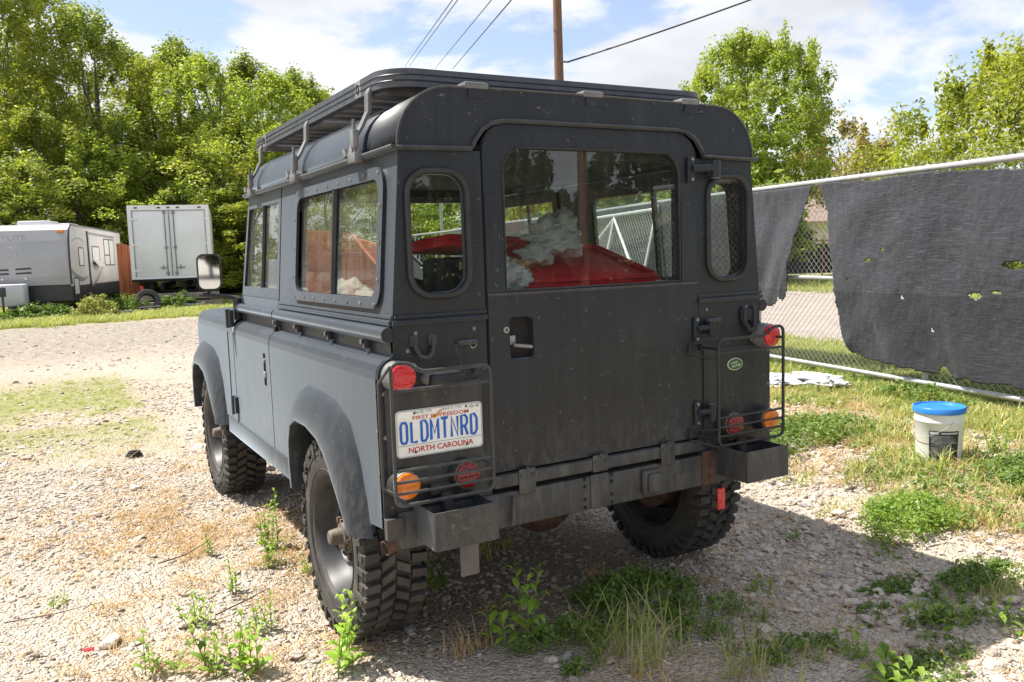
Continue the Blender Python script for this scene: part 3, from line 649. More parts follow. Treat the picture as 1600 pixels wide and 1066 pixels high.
# lamp guards: bent rod frames
for s in (-1, 1):
    bm = B(); xo, xi = (-.872, -.508) if s < 0 else (.822, .476)
    zo, zi, zt, zb, y = 1.09, 1.075, 1.10, .662, -.105
    r = .0062; sg = -1 if s < 0 else 1
    def rod(pts, rr=r): tube(bm, pts, rr, 8)
    # main loop with rounded corners
    def rc(P, rad=.045, n=5):
        out = []; k = len(P)
        for i in range(k):
            p = Vector(P[i]); a = (Vector(P[i - 1]) - p).normalized(); b = (Vector(P[(i + 1) % k]) - p).normalized()
            for j in range(n + 1):
                t = j / n; out.append((p + a * rad) * (1 - t) ** 2 + p * 2 * t * (1 - t) + (p + b * rad) * t * t)
        return out
    xl = xo + .022 * (1 if s < 0 else 0)
    tube(bm, rc([(xl, y, zb), (xi, y, zb), (xi, y, zi), (xl - sg * .09, y, zi), (xl - sg * .07, y, 1.105), (xl, y, 1.108)], .03), r, 8, closed=True)
    for z in (1.022, .772, .735, .700): rod([(xl, y, z), (xi, y, z)], r * .8)
    if s < 0:
        tube(bm, [(xo - .008, y + .03, 1.045), (xo - .008, y + .03, .72), (xl + .03, y, zb + .01)], r * .8, 8); rod([(xl, y, 1.10), (xo - .008, y + .03, 1.045)], r * .8)
    for z in (1.045, .745) if s < 0 else (1.04, .70):
        rod([(xi, y, z), (xi, -.02, z)], r * .8); rod([(xi, -.02, z + .0), (xi, -.008, z)], .012)
        if s > 0: rod([(xi, y, z + .03), (xi - .065, -.015, z + .02), (xi - .065, -.015, z - .02), (xi, y, z - .04)], r * .7)
    for z in (1.06, .73): rod([(xl, y, z), (xl - sg * .03, -.004, z)], r * .8)
    obj('lamp_guard', bm, RUBBER if s > 0 else PAINT2, car, 50)
# registration plate and badges
def plate():
    f = fR(-.016); o = rrect(-.806, -.497, .788, .942, .014)
    p = obj('registration_plate', panel(o, [], f, .003), mat('cream_plate', (.84, .86, .80), .35, 0, .06, 30), car)
    bm = B(); tube(bm, [(u, -.0165, v) for u, v in rrect(-.803, -.500, .791, .939, .012)], .0022, 6, closed=True); obj('plate_rim', bm, flat((.5, .52, .48)), p, 60)
    g = lambda u, v: (u, -.0172, v)
    STR = {'O': [[(.1, .15), (.1, .85), (.25, 1), (.75, 1), (.9, .85), (.9, .15), (.75, 0), (.25, 0), (.1, .15)]], 'L': [[(.12, 1), (.12, 0), (.88, 0)]], 'D': [[(.1, 0), (.1, 1), (.6, 1), (.88, .8), (.88, .2), (.6, 0), (.1, 0)]], 'M': [[(.02, 0), (.02, 1), (.5, .3), (.98, 1), (.98, 0)]], 'T': [[(.02, 1), (.98, 1)], [(.5, 1), (.5, 0)]], 'N': [[(.08, 0), (.08, 1), (.92, 0), (.92, 1)]], 'R': [[(.1, 0), (.1, 1), (.65, 1), (.88, .85), (.88, .6), (.65, .46), (.1, .46)], [(.55, .46), (.92, 0)]]}
    bm = B()
    for i, ch in enumerate('OLDMTNRD'):
        u0 = -.793 + i * .0358; cw, chh = .0262, .066
        for st_ in STR[ch]: tube(bm, [(u0 + a * cw, -.0172, .836 + b * chh) for a, b in st_], .0052, 6)
    for v in bm.verts: v.co.y = -.0172 + (v.co.y + .0172) * .1
    obj('plate_number', bm, flat((.01, .12, .52)), p)
    text_on('plate_motto', [('FIRST IN FREEDOM', -.648, .9145, .200, .0125, .012)], g, flat((.55, .06, .04)), p)
    text_on('plate_state', [('NORTH CAROLINA', -.650, .811, .232, .0185, .018)], g, flat((.55, .03, .03)), p)
    text_on('plate_dates', [('May 20, 1775', -.712, .931, .062, .009, .004)], g, flat((.12, .16, .28)), p)
    text_on('plate_dates', [('April 12, 1776', -.608, .931, .068, .009, .004)], g, flat((.12, .16, .28)), p); text_on('plate_sticker', [('10-18', -.527, .930, .034, .0105, .01)], g, flat((.12, .16, .28)), p)
    bm = B()
    for u, v in ((-.742, .930), (-.556, .931), (-.742, .803), (-.558, .803)): tube(bm, [(u, -.0176, v), (u, -.0168, v)], .0042, 10)
    quad(bm, [(-.80, -.0171, .8265), (-.503, -.0171, .8265), (-.503, -.0171, .8275), (-.80, -.0171, .8275)]); obj('plate_hole', bm, flat((.06, .06, .07)), p)
    # small orange glider drawing in the middle
    bm = B()
    for P in ([(-.695, .902), (-.684, .905), (-.640, .929), (-.648, .930)], [(-.680, .912), (-.672, .905), (-.648, .915), (-.652, .921)], [(-.665, .924), (-.656, .927), (-.634, .936), (-.642, .934)]): quad(bm, [(u, -.0175, v) for u, v in P])
    obj('plate_drawing', bm, flat((.7, .30, .08)), p)
    # backing tray
    bm = B(); box(bm, (-.835, -.012, .690), (-.492, -.0005, 1.015), .002); obj('lamp_backing_plate', bm, PAINT2, car)
    bm = B(); box(bm, (.49, -.008, .690), (.835, -.0005, 1.03), .002); obj('lamp_backing_plate', bm, PAINT, car)
plate()
def badge():
    c = (.652, .958); n = 32
    def el(a, b, k=0): return [(c[0] + a * math.cos(2 * math.pi * i / n), c[1] + b * math.sin(2 * math.pi * i / n)) for i in range(n)]
    p = obj('oval_badge', panel(el(.040, .0245), [], fR(-.013), .004), flat((.62, .60, .40)), car)
    obj('badge_field', panel(el(.0365, .0215), [], fR(-.0142), .001), flat((.015, .10, .055)), p)
    tl = lambda u, v: (c[0] + u, -.0152, c[1] + v + u * .12)
    text_on('badge_text', [('LAND-', -.004, .0075, .038, .0088, .02), ('-ROVER', .003, -.0065, .050, .0088, .02)], tl, flat((.68, .66, .42)), p)
badge()

# roof rack
RZ = 2.048; RR = obj('roof_rack', ringstrip(rrect(-.718, .688, .155, 1.97, .12, 8, (1, 1, 0, 0)), rrect(-.688, .658, .185, 1.94, .10, 8, (1, 1, 0, 0)), lambda u, v, d: Vector((u, v, RZ + .003 - d)), 0, .06), GREYST, car, 50)
RR.data.materials[0] = mat('rack_powder_coat', (.07, .075, .085), .42, .1, .25, 20)
for z in (.017, .036):
    bm = B(); tube(bm, [(u, v, RZ - z) for u, v in rrect(-.7195, .6895, .1535, 1.9715, .121, 8, (1, 1, 0, 0))], .0022, 5, closed=True); obj('rail_groove', bm, PAINT, RR, 60)
sl = None
SLAT = mat('rack_slat_metal', (.17, .165, .16), .5, .3, .4, 10)
for k in range(15):
    y = .25 + k * .118; bm = B()
    if sl is None:
        box(bm, (-.684, -.036, -.01), (.654, .036, .01), .004); sl = obj('rack_slat', bm, SLAT, RR, 40, (0, y, RZ - .03))
    else:
        bm.free(); c = sl.copy(); COL.objects.link(c); c.location = (0, y, RZ - .03)
for k, y in enumerate((.30, 1.05, 1.86)):
    bm = B(); box(bm, (-.684, y - .02, RZ - .068), (.654, y + .02, RZ - .04), .003); bar = obj('rack_crossbar', bm, SLAT, RR, 40)
    bm = B()
    for x in (-.53, -.46, .43, .5): tube(bm, [(x, y, RZ - .078), (x, y, RZ - .066)], .012, 6)
    obj('rusty_bolt', bm, RUST, RR, 40)
    for s in (-1, 1):
        b0 = .705 if s < 0 else .675
        bm = B(); w = .019
        P = [(b0 - .008, RZ - .02), (b0 + .012, RZ - .06), (b0 + .015, RZ - .12), (.748, RZ - .175), (.775, RZ - .215), (.787, RZ - .265)]
        yy = y + .01
        for (xa, za), (xb, zb_) in zip(P, P[1:]):
            for dx in (0,):
                v = [(s * xa, yy - w, za), (s * xa, yy + w, za), (s * xb, yy + w, zb_), (s * xb, yy - w, zb_)]; u = [(s * (xa + .012), yy - w, za), (s * (xa + .012), yy + w, za), (s * (xb + .012), yy + w, zb_), (s * (xb + .012), yy - w, zb_)]
                a = [bm.verts.new(q) for q in v]; b = [bm.verts.new(q) for q in u]
                bm.faces.new(a); bm.faces.new(b[::-1])
                for i in range(4): bm.faces.new((a[i], a[(i + 1) % 4], b[(i + 1) % 4], b[i]))
        br = obj('rack_bracket', bm, GREYST, RR, 50)
        bm = B(); box(bm, (min(s * .778, s * .80), yy - .045, 1.80), (max(s * .778, s * .80), yy - .012, 1.86), .003); box(bm, (min(s * .77, s * .80), yy - .05, 1.752), (max(s * .77, s * .80), yy + .03, 1.785), .004)
        tube(bm, [(s * .79, yy - .03, 1.75), (s * .79, yy - .03, 1.895)], .006, 6); tube(bm, [(s * .80, yy + .03, 1.775), (s * .80, yy + .045, 1.80)], .010, 6)
        obj('bracket_clamp', bm, GREYST, RR, 40)
for y in (.42, 1.80):
    bm = B(); box(bm, (-.7195, y - .03, RZ - .055), (-.7155, y + .03, RZ + .002), .001); rp_ = obj('rack_badge_plate', bm, STEEL, RR)
    bm = B(); tube(bm, [(-.7215, y + .012 * math.cos(t), RZ - .026 + .016 * math.sin(t)) for t in [2 * math.pi * i / 16 for i in range(16)]], .0018, 5, closed=True); obj('rack_badge_ring', bm, BLACK, RR)

# wheels
def tyre_bm(seed=0):
    bm = B(); Ro, w = .383, .235; tr = .357
    prof = [(-.085, .225), (-.105, .240), (-.1155, .275), (-.118, .305), (-.113, .335), (-.104, tr), (-.06, tr + .004), (0, tr + .005), (.06, tr + .004), (.104, tr), (.113, .335), (.118, .305), (.1155, .275), (.105, .240), (.085, .225)]
    lathe(bm, prof, (0, 0, 0), 'x', 72)
    for rr in (.262, .318): # moulded rings
        for sg in (-1, 1): tube(bm, [(sg * (.1155 if rr < .3 else .1175), rr * math.cos(t), rr * math.sin(t)) for t in [2 * math.pi * i / 64 for i in range(64)]], .0025, 5, closed=True)
    n = 42
    def lug(a0, a1, x0, x1, r0, r1, sk=0):
        vs = []
        for r in (r0, r1):
            for a, x in ((a0, x0), (a1, x0), (a1 + sk, x1), (a0 + sk, x1)):
                sh = .86 if r == r1 else 1; am = (a0 + a1) / 2 + (sk if x == x1 else 0); aa = am + (a - am) * sh; 
                xx = x * (.975 if r == r1 and abs(x) > .09 else 1)
                vs.append(bm.verts.new((xx, r * math.cos(aa), r * math.sin(aa))))
        for f in ((0, 1, 2, 3), (4, 5, 6, 7), (0, 1, 5, 4), (1, 2, 6, 5), (2, 3, 7, 6), (3, 0, 4, 7)): bm.faces.new([vs[i] for i in f])
    st = 2 * math.pi / n
    for k in range(n):
        a = k * st
        for sg in (-1, 1):
            o = 0 if sg < 0 else st / 2
            lng = .030 if k % 2 else .0
            lug(a + o, a + o + st * .60, sg * .060, sg * .1175, tr - .004, Ro, st * .10)
            lug(a + o + st * .08, a + o + st * .52, sg * .1135, sg * (.124), tr - .045 + lng, Ro - .012, 0)      # shoulder step down the sidewall
            lug(a + o + st * .25, a + o + st * .88, sg * .004, sg * .052, tr - .002, Ro, st * .42)
    return bm
def rim_bm():
    bm = B(); lathe(bm, [(-.092, .228), (-.098, .216), (-.088, .210), (-.07, .205), (-.055, .198), (-.030, .190), (-.012, .176), (-.010, .150), (-.030, .128), (-.052, .120), (-.056, .108), (-.042, .100), (-.042, .04)], (0, 0, 0), 'x', 48)
    lathe(bm, [(.04, .165), (.06, .20), (.09, .225)], (0, 0, 0), 'x', 48)
    return bm
def hub_bm():
    bm = B(); lathe(bm, [(-.040, .066), (-.050, .066), (-.052, .060), (-.058, .058), (-.060, .050), (-.072, .048), (-.075, .033), (-.115, .028), (-.121, .022), (-.121, .0005)], (0, 0, 0), 'x', 24)
    for k in range(6):
        t = 2 * math.pi * k / 6; tube(bm, [(-.05, .054 * math.cos(t), .054 * math.sin(t)), (-.068, .054 * math.cos(t), .054 * math.sin(t))], .008, 6)
    return bm
def nuts_bm():
    bm = B()
    for k in range(5):
        t = 2 * math.pi * k / 5 + .3; tube(bm, [(-.038, .084 * math.cos(t), .084 * math.sin(t)), (-.062, .084 * math.cos(t), .084 * math.sin(t))], .0135, 6)
    return bm
HUBM = mat('greasy_dusty_hub', (.14, .115, .09), .6, .2, .4, 25)
def wheel():
    w = obj('wheel', rim_bm(), RIM, car, 40); obj('tyre', tyre_bm(), TYRE, w, 35); obj('hub', hub_bm(), HUBM, w, 35); obj('wheel_nuts', nuts_bm(), RUST, w, 35)
    bm = B(); lathe(bm, [(.02, .0), (.02, .15), (.10, .15), (.10, 0)], (0, 0, 0), 'x', 24); obj('brake_drum', bm, RUST, w, 40); return w
w0 = wheel(); WX = .752
for i, (s, y) in enumerate(((-1, .560), (-1, 2.92), (1, .560), (1, 2.92))):
    w = w0 if i == 0 else copy_tree(w0, car)
    w.location = (s * WX, y, .379); w.rotation_euler = (R_((10, 73, 31, 120)[i]), 0, 0 if s < 0 else math.pi)
# chassis
bm = B(); tube(bm, [(-.66, .56, .38), (.66, .56, .38)], .045, 12); bmesh.ops.create_uvsphere(bm, u_segments=16, v_segments=10, radius=.15, matrix=Matrix.Translation((.06, .56, .38))); ax = obj('rear_axle', bm, RUST, car, 50)
bm = B(); tube(bm, [(-.66, 2.92, .38), (.66, 2.92, .38)], .045, 12); bmesh.ops.create_uvsphere(bm, u_segments=16, v_segments=10, radius=.14, matrix=Matrix.Translation((-.2, 2.92, .38))); obj('front_axle', bm, RUST, car, 50)
bm = B()
for x in (-.40, .40): box(bm, (x - .04, .05, .47), (x + .04, 3.5, .62))
box(bm, (-.83, .02, .60), (.83, .0201 + 2.2, .62)); obj('chassis', bm, BLACK, car)
# cargo floor and inner boxes, bulkhead, dash, seats
bm = B(); box(bm, (-.80, .05, .64), (.80, 2.1, .68)); box(bm, (-.80, .05, .64), (-.50, 1.35, .95)); box(bm, (.50, .05, .64), (.80, 1.35, .95))
box(bm, (-.80, 2.10, .62), (.80, 2.16, 1.21)); box(bm, (-.77, 1.86, 1.08), (.77, 2.10, 1.25), .03); obj('interior_tub', bm, DARK, car)
bm = B(); box(bm, (-.775, .03, 1.215), (-.745, 1.39, 1.225)); box(bm, (.745, .03, 1.215), (.775, 1.39, 1.225)); obj('interior_ledge', bm, GREYST, car)
bm = B(); tube(bm, [(-.36 + .19 * math.cos(t), 1.74 - .07 * math.sin(t), 1.27 + .175 * math.sin(t)) for t in [2 * math.pi * i / 28 for i in range(28)]], .013, 8, closed=True)
for t in (R_(20), R_(160), R_(270)): tube(bm, [(-.36, 1.76, 1.25), (-.36 + .19 * math.cos(t), 1.74 - .07 * math.sin(t), 1.27 + .175 * math.sin(t))], .010, 6)
tube(bm, [(-.36, 1.76, 1.25), (-.36, 2.0, 1.13)], .025, 8); obj('steering_wheel', bm, RUBBER, car, 50)
for x in (-.36, .36):
    bm = B(); box(bm, (x - .22, 1.20, .9), (x + .22, 1.65, 1.02), .04); box(bm, (x - .21, 1.14, .98), (x + .21, 1.24, 1.33), .04, Matrix.Rotation(R_(-8), 3, 'X'), (x, 1.2, .98)); obj('front_seat', bm, DARK, car, 50)
# windscreen
wf = lambda u, v, d: Vector((u, YF + .015 - (v - 1.21) * .20 - d, v))
wsf = obj('windscreen_frame', panel([(-.775, 1.215), (.775, 1.215), (.735, 1.80), (-.735, 1.80)], [rrect(-.70, .70, 1.29, 1.735, .05)], wf, .03), PAINT, car)
obj('windscreen_pane', panel(rrect(-.71, .71, 1.28, 1.745, .05), [], lambda u, v, d: wf(u, v, d + .01), .005), GLASS_Q, wsf)
bm = B(); tube(bm, [(0, YF + .03, 1.27), (-.3, YF + .035, 1.30), (-.5, YF + .03, 1.31)], .008, 6); obj('wiper', bm, RUBBER, wsf)
# bonnet, grille, bumper
bm = B(); P = [(-.55, 1.145), (-.50, 1.175), (0, 1.19), (.50, 1.175), (.55, 1.145)]
for (a, b), (c, d) in zip(P, P[1:]): quad(bm, [(a, 2.24, b + .03), (c, 2.24, d + .03), (c, 3.42, d - .02), (a, 3.42, b - .02)])
bn = obj('bonnet', bm, PAINT, car, 40); md = bn.modifiers.new('t', 'SOLIDIFY'); md.thickness = .02
bm = B(); box(bm, (-.52, 3.38, .62), (.52, 3.42, 1.12), .01)
for k in range(9): box(bm, (-.40, 3.42, .68 + k * .04), (.40, 3.432, .70 + k * .04))
obj('grille', bm, PAINT2, car)
bm = B(); box(bm, (-.80, 3.52, .52), (.80, 3.60, .66), .01); obj('front_bumper', bm, PAINT2, car)
for s in (-1, 1):
    bm = B(); lathe(bm, [(0, .095), (.02, .095), (.035, .06), (.04, .001)], (s * .66, 3.42, .86), 'y', 24); obj('headlight', bm, GLASS_Q, car, 50)
# mirrors
for s in (-1, 1):
    bm = B(); rot = Matrix.Rotation(R_(-6 * s), 3, 'Z'); c = (s * .945, 2.27, 1.375)
    o = rrect(c[0] - .062, c[0] + .062, 1.283, 1.478, .035, 5); cl = rrect(c[0] - .053, c[0] + .053, 1.292, 1.469, .03, 5)
    fm = lambda y0: (lambda u, v, d: Vector((c[0] + (u - c[0]) * math.cos(R_(14)) + s * (y0 - 2.25 + d) * math.sin(R_(14)) * -1 * -1 * (-1 if True else 1), 2.25 + s * (u - c[0]) * math.sin(R_(14)) + (y0 - 2.25 + d) * math.cos(R_(14)) - (v - 1.38) * .008, v)))
    bb = panel(o, [], fm(2.25), .035); mr = obj('door_mirror', bb, RUBBER, car, 50)
    mg, nt, b_, out = newmat('mirror_glass'); b_.inputs['Metallic'].default_value = 1; b_.inputs['Roughness'].default_value = .03; b_.inputs['Base Color'].default_value = (.62, .68, .74, 1)
    obj('mirror_glass', panel(cl, [], fm(2.2465), .002), mg, mr)
    bm = B(); tube(bm, [(s * .80, 2.235, 1.235), (s * .86, 2.245, 1.245), (s * 1.0, 2.27, 1.262)], .016, 8, flat=.7); tube(bm, [(s * .95, 2.275, 1.26), (s * .95, 2.275, 1.30)], .010, 8); tube(bm, [(s * .815, 2.215, 1.12), (s * .815, 2.215, 1.235)], .024, 12); obj('mirror_arm', bm, RUBBER, mr, 50)

# load in the back
lid_root = thing('storage_tote_lid', (0, 0, 0), 'red plastic tote with its lid on, loaded behind the rear window', 'plastic tote')
RP_ = mat('red_plastic', (.68, .012, .028), .6, 0, .2, 5, spec=.15)
def totelid(nm, cx, cy, z, hx, hy, rot, tilt):
    bm = B(); box(bm, (-hx, -hy, -.035), (hx, hy, 0), .012); r0 = rrect(-hx + .035, hx - .035, -hy + .035, hy - .035, .03, 4)
    tube(bm, [(u, v, .008) for u, v in rrect(-hx + .012, hx - .012, -hy + .012, hy - .012, .04, 5)], .012, 6, closed=True)
    for k in range(2): box(bm, (-.03 + k * .09, -hy - .004, -.03), (.03 + k * .09, -hy + .03, .012), .004)
    for k in range(0): box(bm, (-hx + .08 + k * (hx * 2 - .16) / 4, -hy + .06, -.002), (-hx + .08 + (k + .7) * (hx * 2 - .16) / 4, hy - .06, .008), .003)
    Mx = Matrix.Translation((cx, cy, z)) @ Matrix.Rotation(R_(rot), 4, 'Z') @ Matrix.Rotation(R_(tilt[0]), 4, 'X') @ Matrix.Rotation(R_(tilt[1]), 4, 'Y'); bmesh.ops.transform(bm, verts=bm.verts, matrix=Mx)
    obj(nm, bm, RP_, lid_root, 40)
totelid('lid', .19, .53, 1.375, .33, .27, -3, (15, 0))
bm = B(); box(bm, (-.02, .36, .70), (.44, .70, 1.30), .03); obj('bin', bm, RP_, lid_root, 40)
t2 = thing('red_tote', (0, 0, 0), 'red plastic tote standing behind the wrapped bundle inside the car', 'plastic tote')
lid_root2 = lid_root; lid_root = t2
totelid('lid', .03, .99, 1.475, .27, .20, 4, (-4, 3)); bm = B(); box(bm, (-.20, .82, .70), (.24, 1.14, 1.42), .03); obj('bin', bm, DARK, t2, 40)
def crumple(name, parts, m, seed, label, cat):
    bm = B()
    for (c, s) in parts:
        k0 = len(bm.verts); bmesh.ops.create_icosphere(bm, subdivisions=5, radius=1, matrix=Matrix.Identity(4)); bm.verts.ensure_lookup_table()
        for v in bm.verts[k0:]:
            p = v.co.copy(); f = 1 + .55 * (noise.noise(p * 1.6 + Vector((seed, c[0], 0)))) + .28 * abs(noise.noise(p * 4.5 + Vector((seed, 3, c[1])))) - .2 * abs(noise.noise(p * 9 + Vector((seed, 9, 0))))
            f += .08 * noise.turbulence(p * 3.5 + Vector((seed, 1, 1)), 4, True) ; v.co = Vector((p.x * s[0] * f + c[0], p.y * s[1] * f + c[1], p.z * s[2] * f + c[2]))
    o = obj(name, bm, m, None, True); return tag(o, label, cat)
WRAP, nt, b_, out = newmat('bubble_wrap_film')
b_.inputs['Base Color'].default_value = (.8, .8, .76, 1); b_.inputs['Roughness'].default_value = .16; b_.inputs['Coat Weight'].default_value = .8; b_.inputs['Subsurface Weight'].default_value = .2; b_.inputs['Subsurface Scale'].default_value = .03
bump(nt, b_, noise_node(nt, 30, 8, rough=.75), .03, 1)
crumple('wrapped_bundle', [((.14, .50, 1.47), (.11, .09, .06)), ((.19, .52, 1.53), (.065, .06, .065)), ((.02, .46, 1.42), (.07, .06, .04)), ((.10, .5, 1.51), (.06, .05, .06))], WRAP, 3.3, 'crumpled clear bubble wrap bundle lying on the red lid behind the rear window', 'bundle')
crumple('wrapped_roll', [((-.28, .22, 1.335), (.09, .07, .075)), ((-.36, .2, 1.32), (.05, .05, .08))], WRAP, 8.1, 'small pale plastic wrapped roll at the lower left corner of the rear window', 'bundle')
TAPE = mat('brown_paper_tape', (.38, .24, .11), .4, 0, .2, 12)
crumple('brown_wrapping', [((-.17, .34, 1.36), (.07, .05, .045)), ((-.22, .30, 1.33), (.05, .05, .05))], TAPE, 5.5, 'brown paper padding between the two plastic wrapped bundles', 'paper')
crumple('paper_sack', [((-.62, .9, 1.22), (.10, .22, .10)), ((-.64, .62, 1.2), (.08, .16, .08))], mat('white_sack', (.6, .59, .56), .7, 0, .1, 9, .01, 20), 1.2, 'white cloth sack lying behind the left side window', 'sack')
bm = B(); box(bm, (-.02, -.25, -.004), (.26, .25, .004), .002, Matrix.Rotation(R_(30), 3, 'Y')); o = obj('white_board', bm, WHITE, None, None, (-.70, .45, 1.20)); tag(o, 'pale blue-white board lying behind the left quarter window', 'board')
# ================================================================== FENCE AND SCREENS
def FP(y, z, d=0): return Vector((FX(y) - d * .9855, y + d * .1695, z))
GALV = mat('galvanised_fence_pipe', (.50, .51, .51), .42, .55, .15, 14)
GZ = .16
fence = thing('chain_link_fence', (0, 0, 0), 'galvanised chain link fence with pipe rails along the right side of the yard', 'fence')
Y0F, Y1F = -4.0, 26.0
for nm, z, r in (('top_rail', 2.0, .026), ('middle_rail', 1.10, .020), ('bottom_rail', .265, .021)):
    bm = B(); tube(bm, [FP(Y0F + (Y1F - Y0F) * k / 12, z + .012 * math.sin(k * 2.1) - (.0), .03) for k in range(13)], r, 10); obj(nm, bm, GALV, fence, 50)
yp = 1.84 - 2.2 * 2; pst = None
while yp < Y1F:
    if pst is None:
        bm = B(); tube(bm, [(0, 0, 0), (0, 0, 1.86)], .024, 12); box(bm, (-.035, -.035, 1.80), (.035, .035, 1.86), .008); lathe(bm, [(1.86, .028), (1.885, .018), (1.89, .001)], (0, 0, 0), 'z', 12); pst = obj('fence_post', bm, GALV, fence, 50); q = pst
    else: q = pst.copy(); COL.objects.link(q)
    q.location = FP(yp, GZ - .02, 0); yp += 2.2
def chainlink(fn, y0, y1, z0, z1, sp, r, name, parent, m):
    V, F = [], []; H = z1 - z0
    def seg(a, b):
        k = len(V); d = (b - a).normalized(); u = d.cross(Vector((1, .2, 0))).normalized(); w = d.cross(u)
        for p in (a, b):
            for t in (0, 2.094, 4.188): V.append(tuple(p + (u * math.cos(t) + w * math.sin(t)) * r))
        for i in range(3): F.append((k + i, k + (i + 1) % 3, k + 3 + (i + 1) % 3, k + 3 + i))
    n = int((y1 - y0 + H) / sp) + 1
    for i in range(n):
        s = y0 - H + i * sp
        for sg in (1, -1):
            a, za, b, zb = s, z0, s + H, z1
            if a < y0: za += y0 - a; a = y0
            if b > y1: zb -= b - y1; b = y1
            if b <= a: continue
            if sg < 0: za, zb = z0 + z1 - za, z0 + z1 - zb
            seg(fn(a, za), fn(b, zb))
    return V, F, seg
V, F, seg = chainlink(lambda y, z: FP(y, z, -.0), Y0F, 16, .22, 2.03, .068, .0019, None, None, None)
for i in range(int((16 - Y0F) / .068)):      # twisted barbs above the rail
    y = Y0F + i * .068
    seg(FP(y, 2.02), FP(y + .014, 2.058)); seg(FP(y + .024, 2.02), FP(y + .006, 2.058))
tag(obj('chain_link_mesh', (V, [], F), GALV, fence), kind='stuff')
def inside(P, x, y):
    c = False; j = len(P) - 1
    for i in range(len(P)):
        if (P[i][1] > y) != (P[j][1] > y) and x < (P[j][0] - P[i][0]) * (y - P[i][1]) / (P[j][1] - P[i][1]) + P[i][0]: c = not c
        j = i
    return c
def cloth_mat():
    m, nt, b, out = newmat('woven_privacy_cloth')
    f = noise_node(nt, 6, 8, stretch=(2, 1.5, 30), rough=.72); g = noise_node(nt, 90, 4, rough=.7); h = noise_node(nt, .9, 4)
    c = ramp(nt, f, [(.34, (.014, .0155, .020)), (.52, (.034, .037, .046)), (.68, (.105, .112, .130))])
    c = mixc(nt, ramp(nt, g, [(.62, (0, 0, 0)), (.72, (.7, .7, .7))]), c, (.16, .165, .18))
    c = mixc(nt, ramp(nt, h, [(.4, (0, 0, 0)), (.65, (.4, .4, .4))]), c, (.055, .06, .072))
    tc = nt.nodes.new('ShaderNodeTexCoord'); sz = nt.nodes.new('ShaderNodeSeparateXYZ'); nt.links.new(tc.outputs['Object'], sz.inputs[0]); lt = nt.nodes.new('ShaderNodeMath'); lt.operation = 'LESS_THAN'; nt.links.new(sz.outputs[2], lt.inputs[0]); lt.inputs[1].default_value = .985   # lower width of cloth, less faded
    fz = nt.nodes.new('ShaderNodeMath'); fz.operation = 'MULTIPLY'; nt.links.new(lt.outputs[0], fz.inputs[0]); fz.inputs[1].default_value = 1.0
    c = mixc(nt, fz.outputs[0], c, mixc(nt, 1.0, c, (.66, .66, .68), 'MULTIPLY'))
    nt.links.new(c, b.inputs['Base Color']); b.inputs['Roughness'].default_value = .8; b.inputs['Sheen Weight'].default_value = .12; b.inputs['Sheen Roughness'].default_value = .5; b.inputs['Specular IOR Level'].default_value = .25
    bump(nt, b, noise_node(nt, 5, 7, stretch=(1, 1.6, 1), rough=.55), .030, .8)
    tp_ = nt.nodes.new('ShaderNodeBsdfTransparent'); mx = nt.nodes.new('ShaderNodeMixShader'); mx.inputs[0].default_value = .10
    nt.links.new(b.outputs[0], mx.inputs[1]); nt.links.new(tp_.outputs[0], mx.inputs[2]); nt.links.new(mx.outputs[0], out.inputs[0]); return m
CLOTH = cloth_mat()
def cloth(name, poly, holes, cell, label, seed, folds):
    ys = [p[0] for p in poly]; zs = [p[1] for p in poly]; y0, y1, z0, z1 = min(ys), max(ys), min(zs), max(zs)
    nx = int((y1 - y0) / cell) + 2; nz = int((z1 - z0) / cell) + 2; idx = {}; V, F = [], []
    def vid(i, j):
        if (i, j) not in idx:
            y = y0 + i * cell; z = z0 + j * cell
            p = Vector((y * .9 + z * .55, z * 1.5 - y * .45, seed)); top = min(1, max(0, (1.94 - z) / .25))
            d = .075 + top * (.045 * noise.noise(p * .8) + .022 * noise.noise(Vector((y * 2.2 + z * 2.4, (y - z) * .6, seed))) * (1.2 - min(1, abs(y - 2.2) / 2.5)) + .006 * math.sin(y * 9 + z * 2) + folds(y, z))
            zz = z + (0.012 * noise.noise(Vector((y * 2, 0, seed))) if z > 1.85 else .01 * noise.noise(Vector((y * 9, z * 9, seed))))
            idx[(i, j)] = len(V); V.append(tuple(FP(y, zz, d)))
        return idx[(i, j)]
    for i in range(nx):
        for j in range(nz):
            y = y0 + (i + .5) * cell; z = z0 + (j + .5) * cell; e = .018 * noise.noise(Vector((y * 18, z * 18, seed))) + .02 * noise.noise(Vector((y * 5, z * 5, seed)))
            if not inside(poly, y + e, z + (e if z < 1.85 else 0)): continue
            if any(((y - a) / (ra * (1 + .5 * noise.noise(Vector((y * 25, z * 25, 1)))))) ** 2 + ((z - b) / rb) ** 2 < 1 for a, b, ra, rb in holes): continue
            F.append((vid(i, j), vid(i + 1, j), vid(i + 1, j + 1), vid(i, j + 1)))
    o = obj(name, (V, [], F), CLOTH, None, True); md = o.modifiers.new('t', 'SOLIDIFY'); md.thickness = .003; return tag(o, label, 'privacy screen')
f1 = lambda y, z: .07 * max(0, 1 - abs((y - 3.15 - (1.95 - z) * .40) / .22)) * (1.95 - z) + .03 * math.sin((y * 7 + z * 3.2) * 2.2) * max(0, 1 - abs(y - 3.7) / .8) * (1.9 - z)
cloth('privacy_screen', [(3.10, 1.985), (3.20, 1.79), (3.36, 1.43), (3.46, .97), (3.50, .86), (3.57, .89), (3.62, .80), (4.0, .74), (4.4, .80), (4.6, .62), (6, .40), (15.5, .38), (15.5, 1.985)], [(4.08, .98, .05, .12)], .02, 'torn black mesh screen hanging on the fence just behind the wagon, its lower corner ragged', 2.5, f1)
